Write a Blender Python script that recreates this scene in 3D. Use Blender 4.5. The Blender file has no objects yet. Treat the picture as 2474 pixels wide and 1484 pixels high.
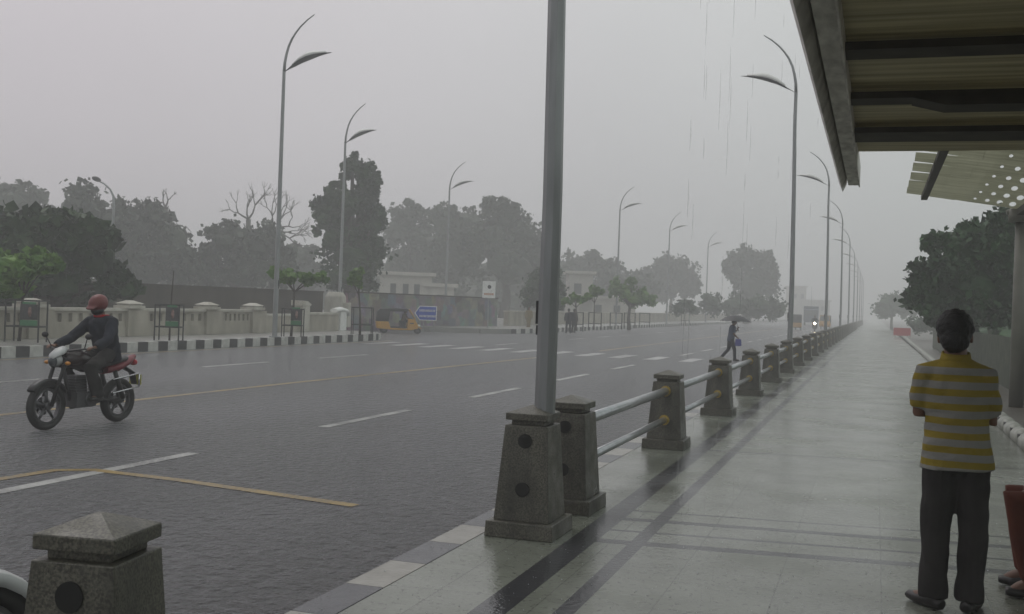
import bpy, bmesh, math, random
from mathutils import Vector, Matrix, Euler
rnd = random.Random(7)
R = math.radians
sc = bpy.context.scene
col = sc.collection

# ------------------------------------------------------------------ camera
FOC, CX, CY, ROLL, EYE = 2650.0, 1236.5, 742.0, R(2.1), 1.68
PITCH, YAW = R(-0.198), R(18.326)
def _unroll(x, y):
    dx, dy = x - CX, y - CY
    return dx*math.cos(ROLL) + dy*math.sin(ROLL), -dx*math.sin(ROLL) + dy*math.cos(ROLL)
def ray(x, y):
    a, b = _unroll(x, y)
    cp, sp = math.cos(PITCH), math.sin(PITCH)
    l = (a, -b*cp + FOC*sp, b*sp + FOC*cp)
    c, s = math.cos(YAW), math.sin(YAW)
    return Vector((l[0]*c - l[2]*s, l[0]*s + l[2]*c, l[1])) / FOC
def P(x, y, z):                       # surveyed point: sight line of the plan at depth z
    return Vector((0, 0, EYE)) + ray(x, y)*z
def G(x, y, h=0.0):                   # the same sight line met with level h
    d = ray(x, y); t = (h - EYE)/d.z
    return Vector((d.x*t, d.y*t, h))
cam_d = bpy.data.cameras.new('camera'); cam = bpy.data.objects.new('camera', cam_d); col.objects.link(cam)
f_ = ray(CX, CY); r_ = (ray(CX+1, CY) - f_).normalized(); f_ = f_.normalized(); u_ = r_.cross(f_)
cam.matrix_world = Matrix(((r_.x, u_.x, -f_.x, 0), (r_.y, u_.y, -f_.y, 0), (r_.z, u_.z, -f_.z, EYE), (0, 0, 0, 1)))
cam_d.sensor_width = 36; cam_d.lens = 36*FOC/2473; cam_d.clip_start = .05; cam_d.clip_end = 3000
sc.camera = cam

# ------------------------------------------------------------------ light
SUN_EL, SUN_AZ = R(58), R(-60)
w = bpy.data.worlds.new('World'); sc.world = w; w.use_nodes = True
nt = w.node_tree; nt.nodes.clear()
out = nt.nodes.new('ShaderNodeOutputWorld'); bg = nt.nodes.new('ShaderNodeBackground'); bg.inputs[1].default_value = .1
sky = nt.nodes.new('ShaderNodeTexSky'); sky.sky_type = 'NISHITA'; sky.sun_disc = False
sky.sun_elevation = SUN_EL; sky.sun_rotation = SUN_AZ; sky.air_density = 2; sky.dust_density = 8
hs = nt.nodes.new('ShaderNodeHueSaturation'); hs.inputs['Saturation'].default_value = .12
nt.links.new(sky.outputs[0], hs.inputs['Color'])
tc = nt.nodes.new('ShaderNodeTexCoord'); sx = nt.nodes.new('ShaderNodeSeparateXYZ'); nt.links.new(tc.outputs['Generated'], sx.inputs[0])
ra = nt.nodes.new('ShaderNodeValToRGB'); nt.links.new(sx.outputs['Z'], ra.inputs[0])     # overcast: brighter to the zenith
ra.color_ramp.elements[0].position = 0; ra.color_ramp.elements[0].color = (.52, .52, .53, 1)
ra.color_ramp.elements[1].position = 1; ra.color_ramp.elements[1].color = (.64, .64, .645, 1)
e = ra.color_ramp.elements.new(.28); e.color = (.66, .66, .665, 1)
e = ra.color_ramp.elements.new(.55); e.color = (.64, .64, .645, 1)
az = nt.nodes.new('ShaderNodeMapRange'); az.inputs[1].default_value = -.65; az.inputs[2].default_value = .35; nt.links.new(sx.outputs['X'], az.inputs[0])
tint = nt.nodes.new('ShaderNodeMix'); tint.data_type = 'RGBA'; nt.links.new(az.outputs[0], tint.inputs[0])     # mauve cloud to the left, clearer grey to the right
tint.inputs['A'].default_value = (.94, .88, .93, 1); tint.inputs['B'].default_value = (.96, 1.05, 1.0, 1)
tm = nt.nodes.new('ShaderNodeMix'); tm.data_type = 'RGBA'; tm.blend_type = 'MULTIPLY'; tm.inputs[0].default_value = 1
nt.links.new(ra.outputs[0], tm.inputs['A']); nt.links.new(tint.outputs['Result'], tm.inputs['B'])
mul = nt.nodes.new('ShaderNodeMix'); mul.data_type = 'RGBA'; mul.blend_type = 'MULTIPLY'; mul.inputs[0].default_value = 1
cn = nt.nodes.new('ShaderNodeTexNoise'); cn.inputs['Scale'].default_value = 2.2; cn.inputs['Detail'].default_value = 3; nt.links.new(tc.outputs['Generated'], cn.inputs['Vector'])
cr = nt.nodes.new('ShaderNodeMapRange'); cr.inputs[1].default_value = .3; cr.inputs[2].default_value = .7; cr.inputs[3].default_value = .94; cr.inputs[4].default_value = 1.05; nt.links.new(cn.outputs['Fac'], cr.inputs[0])
cm = nt.nodes.new('ShaderNodeMix'); cm.data_type = 'RGBA'; cm.blend_type = 'MULTIPLY'; cm.inputs[0].default_value = 1; nt.links.new(tm.outputs['Result'], cm.inputs['A']); nt.links.new(cr.outputs[0], cm.inputs['B'])
nt.links.new(cm.outputs['Result'], mul.inputs['A']); mul.inputs['B'].default_value = (10.5, 10.5, 10.5, 1)
mx = nt.nodes.new('ShaderNodeMix'); mx.data_type = 'RGBA'; mx.inputs[0].default_value = .88
nt.links.new(hs.outputs[0], mx.inputs['A']); nt.links.new(mul.outputs['Result'], mx.inputs['B'])
nt.links.new(mx.outputs['Result'], bg.inputs[0]); nt.links.new(bg.outputs[0], out.inputs[0])
sl = bpy.data.lights.new('sun', 'SUN'); sl.energy = .5; sl.angle = R(25); sl.color = (1, .97, .93)
so = bpy.data.objects.new('sun', sl); col.objects.link(so)
so.rotation_euler = Euler((R(90)-SUN_EL, 0, R(180)-SUN_AZ)); so['kind'] = 'helper'
sc.view_settings.view_transform = 'Standard'; sc.view_settings.look = 'None'
sc.view_settings.exposure = 0; sc.view_settings.gamma = 1
HAZE = .0047
sc.cycles.volume_bounces = 4; sc.cycles.max_bounces = 8; sc.cycles.diffuse_bounces = 3; sc.cycles.glossy_bounces = 3
sc.cycles.use_denoising = True

# ------------------------------------------------------------------ helpers
def mat(name, c, rough=.6, metal=0, var=.15, vs=6, bump=0, bs=40, c2=None, emit=None, spec=.5, stretch=None, alpha=None):
    m = bpy.data.materials.new(name); m.use_nodes = True; t = m.node_tree; b = t.nodes['Principled BSDF']
    b.inputs['Roughness'].default_value = rough; b.inputs['Metallic'].default_value = metal
    b.inputs['Specular IOR Level'].default_value = spec
    tcn = t.nodes.new('ShaderNodeTexCoord'); src = tcn.outputs['Object']
    if stretch:
        mp = t.nodes.new('ShaderNodeMapping'); mp.inputs['Scale'].default_value = stretch; t.links.new(src, mp.inputs[0]); src = mp.outputs[0]
    n = t.nodes.new('ShaderNodeTexNoise'); n.inputs['Scale'].default_value = vs; n.inputs['Detail'].default_value = 5
    t.links.new(src, n.inputs['Vector'])
    mr = t.nodes.new('ShaderNodeMapRange'); mr.inputs[1].default_value = .3; mr.inputs[2].default_value = .7; t.links.new(n.outputs['Fac'], mr.inputs[0])
    mi = t.nodes.new('ShaderNodeMix'); mi.data_type = 'RGBA'; t.links.new(mr.outputs[0], mi.inputs[0])
    d = c2 or [x*(1+var) for x in c]
    a = c if c2 else [x*(1-var) for x in c]
    mi.inputs['A'].default_value = (*a, 1); mi.inputs['B'].default_value = (*d, 1)
    t.links.new(mi.outputs['Result'], b.inputs['Base Color'])
    if bump:
        n2 = t.nodes.new('ShaderNodeTexNoise'); n2.inputs['Scale'].default_value = bs; n2.inputs['Detail'].default_value = 4
        t.links.new(src, n2.inputs['Vector'])
        bu = t.nodes.new('ShaderNodeBump'); bu.inputs['Strength'].default_value = bump; bu.inputs['Distance'].default_value = .02
        t.links.new(n2.outputs['Fac'], bu.inputs['Height']); t.links.new(bu.outputs[0], b.inputs['Normal'])
    if emit:
        b.inputs['Emission Color'].default_value = (*emit[:3], 1); b.inputs['Emission Strength'].default_value = emit[3]
    return m

class MB:
    def __init__(s): s.v = []; s.f = []; s.mi = []; s.sm = []; s.cur = 0
    def face(s, idx, smooth=False): s.f.append(idx); s.mi.append(s.cur); s.sm.append(smooth)
    def quad(s, *pts):
        i = len(s.v); s.v += [tuple(p) for p in pts]; s.face(list(range(i, i+len(pts))))
    def box(s, c, d, rz=0, M=None):
        s.frustum((c[0], c[1], c[2]-d[2]/2), d[0], d[1], d[0], d[1], d[2], rz, M)
    def frustum(s, c, w0, d0, w1, d1, h, rz=0, M=None):     # c = centre of the bottom
        i = len(s.v); cs, sn = math.cos(rz), math.sin(rz)
        for (w_, d_, z) in ((w0, d0, 0), (w1, d1, h)):
            for sx_, sy_ in ((-1,-1),(1,-1),(1,1),(-1,1)):
                x, y = sx_*w_/2, sy_*d_/2
                p = Vector((c[0]+x*cs-y*sn, c[1]+x*sn+y*cs, c[2]+z)); s.v.append(tuple(M @ p if M else p))
        for q in ((3,2,1,0),(4,5,6,7),(0,1,5,4),(1,2,6,5),(2,3,7,6),(3,0,4,7)): s.face([i+k for k in q])
    def tube(s, path, rad, n=10, ell=None, cap=True, smooth=True):
        path = [Vector(p) for p in path]; k = len(path)
        rad = [rad]*k if not isinstance(rad, (list, tuple)) else rad
        i0 = len(s.v); prev = None
        for j, p in enumerate(path):
            t = (path[min(j+1, k-1)] - path[max(j-1, 0)]).normalized()
            if prev is None:
                ref = Vector((1,0,0)) if abs(t.x) < .9 else Vector((0,1,0))
                a = (ref - t*ref.dot(t)).normalized()
            else: a = (prev - t*prev.dot(t)).normalized()
            prev = a; b = t.cross(a); r = rad[j]
            ra_, rb_ = (r*ell[0], r*ell[1]) if ell else (r if not isinstance(r, tuple) else r[0], r if not isinstance(r, tuple) else r[1])
            for q in range(n):
                an = 2*math.pi*q/n + math.pi/n
                s.v.append(tuple(p + a*math.cos(an)*ra_ + b*math.sin(an)*rb_))
        for j in range(k-1):
            for q in range(n):
                s.face([i0+j*n+q, i0+j*n+(q+1) % n, i0+(j+1)*n+(q+1) % n, i0+(j+1)*n+q], smooth)
        if cap:
            s.face([i0+q for q in range(n)][::-1]); s.face([i0+(k-1)*n+q for q in range(n)])
    def ell(s, c, r, nu=12, nv=8, M=None, jit=0):
        i = len(s.v); c = Vector(c)
        for v in range(nv+1):
            th = math.pi*v/nv
            for u in range(nu):
                ph = 2*math.pi*u/nu; g = 1 + (rnd.uniform(-jit, jit) if jit else 0)
                p = Vector((r[0]*math.sin(th)*math.cos(ph)*g, r[1]*math.sin(th)*math.sin(ph)*g, r[2]*math.cos(th)*g))
                s.v.append(tuple((M @ p if M else p) + c))
        for v in range(nv):
            for u in range(nu):
                s.face([i+v*nu+u, i+(v+1)*nu+u, i+(v+1)*nu+(u+1) % nu, i+v*nu+(u+1) % nu], True)
    def loft(s, rings, smooth=True, cap=True):      # rings: lists of points, same count
        n = len(rings[0]); i = len(s.v)
        for r in rings: s.v += [tuple(p) for p in r]
        for j in range(len(rings)-1):
            for q in range(n): s.face([i+j*n+q, i+j*n+(q+1) % n, i+(j+1)*n+(q+1) % n, i+(j+1)*n+q], smooth)
        if cap: s.face([i+q for q in range(n)][::-1]); s.face([i+(len(rings)-1)*n+q for q in range(n)])
    def extrude(s, poly, axis, lo, hi):            # poly in the two other axes
        def mk(p, h):
            q = list(p); q.insert(axis, h); return tuple(q)
        n = len(poly); i = len(s.v)
        s.v += [mk(p, lo) for p in poly] + [mk(p, hi) for p in poly]
        s.face(list(range(i, i+n))); s.face(list(range(i+n, i+2*n))[::-1])
        for q in range(n): s.face([i+q, i+n+q, i+n+(q+1) % n, i+(q+1) % n])
    def mesh(s, name, mats):
        me = bpy.data.meshes.new(name); me.from_pydata(s.v, [], s.f)
        for m in (mats if isinstance(mats, (list, tuple)) else [mats]): me.materials.append(m)
        me.polygons.foreach_set('material_index', s.mi); me.polygons.foreach_set('use_smooth', s.sm)
        bm = bmesh.new(); bm.from_mesh(me); bmesh.ops.recalc_face_normals(bm, faces=bm.faces); bm.to_mesh(me); bm.free()
        return me
    def build(s, name, mats, parent=None, bevel=0):
        o = bpy.data.objects.new(name, s.mesh(name, mats)); col.objects.link(o)
        if parent: o.parent = parent
        if bevel:
            b = o.modifiers.new('bevel', 'BEVEL'); b.width = bevel; b.segments = 2; b.limit_method = 'ANGLE'
        return o
def tag(o, label=None, cat=None, group=None, kind=None):
    if label: o['label'] = label
    if cat: o['category'] = cat
    if group: o['group'] = group
    if kind: o['kind'] = kind
    return o
def thing(name, label, cat, loc=(0,0,0), rz=0, group=None):
    o = bpy.data.objects.new(name, None); o.empty_display_size = .2; col.objects.link(o)
    o.location = loc; o.rotation_euler.z = rz
    return tag(o, label, cat, group)
def kids(o): return [c for c in KIDS if c.parent == o]
def copy_tree(o, parent=None):
    c = o.copy(); col.objects.link(c); c.parent = parent
    for ch in list(o.children): copy_tree(ch, c)
    return c
def fuse(mb, name, m, parent, vox=.012, smooth=4):    # melt overlapping tubes into ONE skin
    me = mb.mesh(name+'_raw', m); o = bpy.data.objects.new(name+'_raw', me); col.objects.link(o)
    r = o.modifiers.new('r', 'REMESH'); r.mode = 'VOXEL'; r.voxel_size = vox; r.use_smooth_shade = True
    if smooth:
        s_ = o.modifiers.new('s', 'SMOOTH'); s_.factor = .5; s_.iterations = smooth
    dg = bpy.context.evaluated_depsgraph_get()
    me2 = bpy.data.meshes.new_from_object(o.evaluated_get(dg)); me2.name = name
    bpy.data.objects.remove(o)
    me2.materials.clear(); me2.materials.append(m)
    n = bpy.data.objects.new(name, me2); col.objects.link(n); n.parent = parent
    return n
def arc_pts(c, r, a0, a1, n, plane='xz'):
    o = []
    for k in range(n+1):
        a = a0+(a1-a0)*k/n
        o.append((c[0]+r*math.cos(a), c[1], c[2]+r*math.sin(a)))
    return o

# ------------------------------------------------------------------ materials
M = {}
M['socket_shade'] = mat('socket_dark', (.012,.012,.011), .8)  # near-black that paints the shade inside the rail holes
M['steel'] = mat('wet_steel', (.42,.43,.45), .28, .85, var=.12, vs=8)
M['brass'] = mat('brass_collar', (.45,.33,.10), .35, .8)
M['pole'] = mat('galvanised_pole', (.25,.26,.265), .42, .3, var=.18, vs=3, stretch=(3,3,.5))
M['leafglass'] = mat('lamp_glass', (.055,.058,.068), .3)
M['white'] = mat('white_paint', (.72,.72,.70), .4, var=.08)
M['black'] = mat('black_plastic', (.012,.012,.013), .4)
M['rubber'] = mat('tyre_rubber', (.016,.016,.016), .7)
M['ink'] = mat('black_paint', (.022,.022,.024), .55, var=.4)
M['cream'] = mat('stained_cream_plaster', (.36,.335,.285), .75, var=.22, vs=2.2, bump=.1, bs=20, c2=(.52,.50,.45), stretch=(1,1,.45))
M['cream_wall'] = mat('weathered_plaster', (.24,.215,.175), .8, vs=1.6, c2=(.42,.39,.33), stretch=(1,1,.35), bump=.1)
M['brownwall'] = mat('mossy_dark_wall', (.035,.03,.024), .85, vs=1.2, c2=(.075,.062,.05), stretch=(1,1,.3))
M['darkmetal'] = mat('dark_iron', (.02,.021,.02), .6)
M['trunk'] = mat('bark', (.045,.035,.027), .85, var=.35, vs=9, bump=.4, bs=20)
M['deadwood'] = mat('bare_wood', (.06,.055,.05), .85)
M['yellow'] = mat('rickshaw_yellow', (.50,.25,.015), .4, var=.1)
M['canvas'] = mat('black_canvas', (.018,.018,.02), .7)
M['glass'] = mat('window_glass', (.05,.06,.065), .08)
M['blue'] = mat('sign_blue', (.02,.07,.42), .35)
M['red'] = mat('red_plastic', (.42,.025,.035), .35)
M['skin'] = mat('brown_skin', (.13,.062,.036), .5, var=.08)
M['hair'] = mat('black_hair', (.008,.008,.008), .55, var=.3, vs=60, bump=.5, bs=160)
M['green'] = mat('green_board', (.035,.16,.07), .5)
M['engine'] = mat('engine_metal', (.10,.10,.105), .4, .6)
M['chrome'] = mat('chrome', (.6,.6,.62), .15, 1)
def foliage(name, a, b, scale=.6):
    m = mat(name, a, .55, c2=b, vs=scale, spec=.3); return m
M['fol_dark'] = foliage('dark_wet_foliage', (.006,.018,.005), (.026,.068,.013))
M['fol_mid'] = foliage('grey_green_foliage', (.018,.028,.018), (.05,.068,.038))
M['fol_light'] = foliage('fresh_green_foliage', (.04,.11,.018), (.15,.26,.045), 2.2)
M['fol_right'] = foliage('almond_tree_foliage', (.006,.028,.007), (.024,.085,.018), 1.4)

# --- node helper for patterned ground
class NT:
    def __init__(s, m): s.t = m.node_tree
    def m(s, op, a, b=None, c=None):
        n = s.t.nodes.new('ShaderNodeMath'); n.operation = op
        for i, x in enumerate((a, b, c)):
            if x is None: continue
            if isinstance(x, (int, float)): n.inputs[i].default_value = x
            else: s.t.links.new(x, n.inputs[i])
        return n.outputs[0]
    def band(s, x, lo, hi): return s.m('MULTIPLY', s.m('GREATER_THAN', x, lo), s.m('LESS_THAN', x, hi))
    def noise(s, v, scale, detail=5, stretch=None, rough=.5):
        if stretch:
            mp = s.t.nodes.new('ShaderNodeMapping'); mp.inputs['Scale'].default_value = stretch; s.t.links.new(v, mp.inputs[0]); v = mp.outputs[0]
        n = s.t.nodes.new('ShaderNodeTexNoise'); n.inputs['Scale'].default_value = scale; n.inputs['Detail'].default_value = detail
        n.inputs['Roughness'].default_value = rough
        s.t.links.new(v, n.inputs['Vector']); return n.outputs['Fac']
    def mix(s, f, a, b):
        n = s.t.nodes.new('ShaderNodeMix'); n.data_type = 'RGBA'
        if isinstance(f, (int, float)): n.inputs[0].default_value = f
        else: s.t.links.new(f, n.inputs[0])
        for k, x in (('A', a), ('B', b)):
            if isinstance(x, tuple): n.inputs[k].default_value = (*x, 1)
            else: s.t.links.new(x, n.inputs[k])
        return n.outputs['Result']
    def rng(s, x, a, b, c, d):
        n = s.t.nodes.new('ShaderNodeMapRange'); s.t.links.new(x, n.inputs[0])
        for i, q in enumerate((a, b, c, d)): n.inputs[i+1].default_value = q
        return n.outputs[0]
    def bump(s, h, strength, dist, prev=None):
        n = s.t.nodes.new('ShaderNodeBump'); n.inputs['Strength'].default_value = strength; n.inputs['Distance'].default_value = dist
        s.t.links.new(h, n.inputs['Height'])
        if prev: s.t.links.new(prev, n.inputs['Normal'])
        return n.outputs[0]
def ground_mat(name):
    m = bpy.data.materials.new(name); m.use_nodes = True; n = NT(m)
    tcn = m.node_tree.nodes.new('ShaderNodeTexCoord'); sp = m.node_tree.nodes.new('ShaderNodeSeparateXYZ')
    m.node_tree.links.new(tcn.outputs['Object'], sp.inputs[0])
    return m, n, m.node_tree.nodes['Principled BSDF'], tcn.outputs['Object'], sp.outputs['X'], sp.outputs['Y']
# wet speckled granite with water stains
m, n, b, v, X, Y = ground_mat('speckled_granite'); L = m.node_tree.links.new
base = n.mix(n.rng(n.noise(v, 95, 3), .38, .62, 0, 1), (.045,.043,.034), (.135,.128,.10))
base = n.mix(n.rng(n.noise(v, 5, 5, (1,1,.3), .6), .42, .68, 0, .8), base, (.028,.028,.022)); base = n.mix(n.rng(n.noise(v, 9, 4), .58, .75, 0, .35), base, (.15,.15,.125))
L(base, b.inputs['Base Color']); L(n.rng(n.noise(v, 6, 4), .3, .7, .25, .6), b.inputs['Roughness']); L(n.bump(n.noise(v, 110, 3), .2, .01), b.inputs['Normal']); M['granite'] = m
# wet asphalt
m, n, b, v, X, Y = ground_mat('wet_asphalt'); L = m.node_tree.links.new
big = n.noise(v, .35, 4, (1, .25, 1)); fine = n.noise(v, 24, 5, None, .7)
L(n.mix(n.rng(fine, .44, .60, 0, 1), n.mix(n.rng(big, .35, .65, 0, 1), (.011,.0105,.0125), (.022,.0205,.024)), n.mix(n.rng(n.noise(v, 10, 3), .42, .58, 0, 1), (.002,.002,.003), (.085,.078,.09))), b.inputs['Base Color'])
L(n.rng(big, .35, .65, .07, .24), b.inputs['Roughness'])
L(n.bump(n.noise(v, 11, 2, None, .6), 1, .085, n.bump(fine, .7, .03)), b.inputs['Normal'])
b.inputs['Sheen Weight'].default_value = .7; b.inputs['Sheen Roughness'].default_value = .10; b.inputs['Sheen Tint'].default_value = (.95,.95,1,1)  # white sheen put in to imitate pale spray haze over the far road
M['asphalt'] = m
# footpath tiles with dark granite bands
m, n, b, v, X, Y = ground_mat('wet_footpath_tiles'); L = m.node_tree.links.new
Ys = n.m('SUBTRACT', Y, n.m('MULTIPLY', X, .13))
mask = n.m('MAXIMUM', n.band(X, -2.03, -1.84), n.band(X, -1.61, -1.5))
inner = n.m('GREATER_THAN', X, -1.84)
for lo, hi in ((7.86,8.0),(8.31,8.37),(8.75,8.87),(9.18,9.23),(13.49,13.56),(13.05,13.07),(17.9,17.96),(22.3,22.4)):
    mask = n.m('MAXIMUM', mask, n.m('MULTIPLY', n.band(Ys, lo, hi), inner))
gx = n.m('FRACT', n.m('DIVIDE', n.m('ADD', X, 10.28), .61)); gy = n.m('FRACT', n.m('DIVIDE', n.m('ADD', Ys, 20), .64))
joint = n.m('MAXIMUM', n.m('LESS_THAN', gx, .014), n.m('LESS_THAN', gy, .014))
wn = m.node_tree.nodes.new('ShaderNodeTexWhiteNoise'); wn.noise_dimensions = '2D'
cb = m.node_tree.nodes.new('ShaderNodeCombineXYZ')
L(n.m('FLOOR', n.m('DIVIDE', n.m('ADD', X, 10.28), .61)), cb.inputs[0]); L(n.m('FLOOR', n.m('DIVIDE', n.m('ADD', Ys, 20), .64)), cb.inputs[1]); L(cb.outputs[0], wn.inputs['Vector'])
stain = n.noise(v, 1.6, 6, None, .65); speck = n.noise(v, 22, 3)
tile = n.mix(n.rng(stain, .4, .72, 0, .75), (.185,.20,.165), (.105,.115,.09))
tile = n.mix(n.m('MULTIPLY', wn.outputs['Value'], .22), tile, (.10,.10,.093))
tile = n.mix(n.rng(speck, .58, .70, 0, .7), tile, (.05,.052,.044))
tile = n.mix(n.m('MULTIPLY', joint, .42), tile, (.05,.05,.046))
L(n.mix(mask, tile, n.mix(n.rng(stain, .3, .7, 0, 1), (.018,.019,.023), (.04,.041,.047))), b.inputs['Base Color'])
L(n.rng(n.noise(v, .9, 4), .35, .65, .11, .30), b.inputs['Roughness'])
L(n.bump(n.noise(v, 26, 4), .28, .012, n.bump(joint, .3, .004)), b.inputs['Normal'])
b.inputs['Sheen Weight'].default_value = .7; b.inputs['Sheen Roughness'].default_value = .10; b.inputs['Sheen Tint'].default_value = (.96,1,.97,1)  # sheen imitates the pale wet haze on the distant path
M['tiles'] = m
M['pathfar'] = mat('far_footpath_concrete', (.20,.195,.185), .3, vs=1.5, c2=(.29,.285,.27), bump=.3, bs=18)
M['soil'] = mat('wet_brown_ground', (.04,.034,.026), .45, vs=1.5, c2=(.075,.066,.05), bump=.4, bs=12)
M['earth'] = mat('wet_grass_ground', (.03,.042,.02), .6, vs=.6, c2=(.06,.065,.04), bump=.3, bs=8)
M['kerbwhite'] = mat('kerb_white', (.40,.395,.375), .35, vs=6, c2=(.56,.555,.53), bump=.1)
M['kerbstone'] = mat('kerb_pale_stone', (.22,.21,.18), .25, vs=5, c2=(.31,.30,.27), bump=.25, bs=30)
M['kerbdark'] = mat('kerb_dark_stone', (.04,.042,.05), .2, vs=5, c2=(.065,.067,.075), bump=.25, bs=30)
def paint(name, c, wear):
    m, n, b, v, X, Y = ground_mat(name); L = m.node_tree.links.new
    w1 = n.m('MULTIPLY', n.rng(n.noise(v, 38, 5, None, .75), .5-wear, .62-wear*.4, 1, 0), n.rng(n.noise(v, 1.3, 4), .3, .62, 1, .25))
    L(n.mix(w1, c, (.035,.033,.036)), b.inputs['Base Color']); b.inputs['Roughness'].default_value = .3
    L(n.bump(n.noise(v, 24, 5), .6, .02), b.inputs['Normal']); return m
M['lineyellow'] = paint('worn_yellow_line', (.36,.23,.03), .02); M['linewhite'] = paint('worn_white_line', (.52,.52,.50), -.01); M['linefaint'] = paint('faint_white_line', (.46,.46,.455), .02)

# ------------------------------------------------------------------ ground
ROADZ = -.12
def sheet(name, poly, z, m, kind='structure'):
    mb = MB(); mb.quad(*[(p[0], p[1], z) for p in poly]); return tag(mb.build(name, m), kind=kind)
sheet('ground', [(-480,-60),(330,-60),(330,720),(-480,720)], -.30, M['earth'])
sheet('road', [(-60,-30),(-2.9,-30),(-2.9,640),(-60,640)], ROADZ, M['asphalt'])
mb = MB(); mb.box((-.3, 305, -.16), (4.7, 670, .32)); tag(mb.build('footpath', M['tiles']), kind='structure')
mb = MB()                                    # near kerb, flush pale and dark blocks
y = -8.16; k = 0
while y < 260:
    mb.cur = k % 2; mb.box((-2.775, y+.315, -.148), (.24, .63, .30)); y += .636; k += 1
tag(mb.build('kerb', [M['kerbstone'], M['kerbdark']]), kind='structure')
def line(name, pts, wd, m, z=ROADZ+.004):
    mb = MB()
    L_, R_ = [], []
    for i, p in enumerate(pts):
        a = Vector(pts[max(i-1,0)]); c = Vector(pts[min(i+1,len(pts)-1)]); d = (c-a).normalized(); q = Vector((-d.y, d.x))*wd/2
        L_.append((p[0]+q.x, p[1]+q.y, z)); R_.append((p[0]-q.x, p[1]-q.y, z))
    for i in range(len(pts)-1): mb.quad(L_[i], R_[i], R_[i+1], L_[i+1])
    return tag(mb.build(name, m), kind='structure')
line('road_centre_line', [(-11.35,-20),(-11.4,12),(-11.3,20),(-10.7,36.6)], .14, M['lineyellow'])
line('road_centre_line', [(-10.5,43),(-10.4,400)], .14, M['lineyellow'])
line('road_edge_line', [(-19.75,-20),(-19.75,30),(-19.6,43)], .12, M['lineyellow'])
line('road_turn_line', [(-7.62,-12),(-7.62,8.1),(-7.56,8.8),(-7.28,9.0),(-6.2,8.92),(-4.2,8.58)], .13, M['lineyellow'], ROADZ+.0058)
mb = MB()
for k in range(-3, 40):
    y0 = 7.7 + 5.83*k
    if 36.2 < y0+1.4 < 42: continue
    if k == 0: y0, y1 = 5.2, 10.5
    elif k == -1: continue
    else: y1 = y0+2.9
    mb.box((-7.15, (y0+y1)/2, ROADZ+.001), (.15, y1-y0, .008))
tag(mb.build('lane_dashes', M['linewhite']), kind='structure')
mb = MB()
for y0, y1 in ((-4,-1),(2,5),(8.5,11.5),(14.4,17.8),(22.7,25.6),(28.5,31.6)) + tuple((44+6*k, 47+6*k) for k in range(30)):
    mb.box((-15.25, (y0+y1)/2, ROADZ+.001), (.15, y1-y0, .008))
tag(mb.build('lane_dashes', M['linefaint']), kind='structure')
mb = MB()
for k in range(11):
    x = -6.15-1.27*k; y = 37.6 + .13*k
    mb.quad((x-.24,y,ROADZ+.006),(x+.24,y,ROADZ+.006),(x+.24,y+3,ROADZ+.006),(x-.24,y+3,ROADZ+.006))
tag(mb.build('zebra_crossing', M['linefaint']), kind='structure')
# far footpath with its black and white kerb
def far_path(name, pts, back):
    mb = MB(); poly = [(p[0]-.1, p[1], .148) for p in pts]
    mb.quad(*(poly + [(b_[0], b_[1], .148) for b_ in back]))
    return tag(mb.build(name, M['pathfar']), kind='structure')
def kerb(name, pts, step=.475, zt=.155, plain=False):
    mb = MB(); k = 0
    for i in range(len(pts)-1):
        a, c = Vector(pts[i]), Vector(pts[i+1]); Ln = (c-a).length; d = (c-a)/Ln; n_ = max(1, round(Ln/step))
        for j in range(n_):
            p = a + d*(j+.5)*Ln/n_; mb.cur = k % 2; k += 1
            mb.box((p.x, p.y, (zt-.35)/2), (.2, Ln/n_, zt+.35), math.atan2(d.y, d.x)-math.pi/2)
    return tag(mb.build(name, [M['pathfar'], M['pathfar']] if plain else [M['ink'], M['kerbwhite']]), kind='structure')
K1 = [(-20.3,-14.1),(-20.3,42.4),(-20.6,43.8),(-21.5,45.0),(-22.8,45.6),(-27,46)]
kerb('kerb', K1); far_path('far_footpath', K1, [(-60,46),(-60,-14.1)])
K2 = [(-34,58),(-24.2,58.3),(-21.6,59.4),(-20.4,61.4),(-20.1,64),(-20.1,320)]
kerb('kerb', K2[3:], .6); kerb('kerb', K2[:4], .6, plain=True); far_path('far_footpath', K2, [(-60,320),(-60,58)])
# right edge planting bed
sheet('soil', [(2.2,-12),(60,-12),(60,520),(2.2,520)], .02, M['soil'])
mb = MB(); y = 2.0; k = 0
while y < 180:
    mb.cur = 0 if k % 2 else 1
    lx = .74 if k % 2 else .16
    xk = 2.02 + (y-18)*.004
    mb.tube([(xk, y+.02, .06), (xk, y+.07, .06), (xk, y+lx-.07, .06), (xk, y+lx-.02, .06)], [.07,.125,.125,.07], 10) if k % 2 else mb.box((xk, y+lx/2, .06), (.2, lx, .16))
    y += lx; k += 1
M['kerbdull'] = mat('rain_stained_kerb_white', (.17,.18,.155), .4, vs=5, c2=(.34,.35,.31), bump=.2); tag(mb.build('kerb', [M['kerbdull'], M['ink']]), kind='structure')

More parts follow.
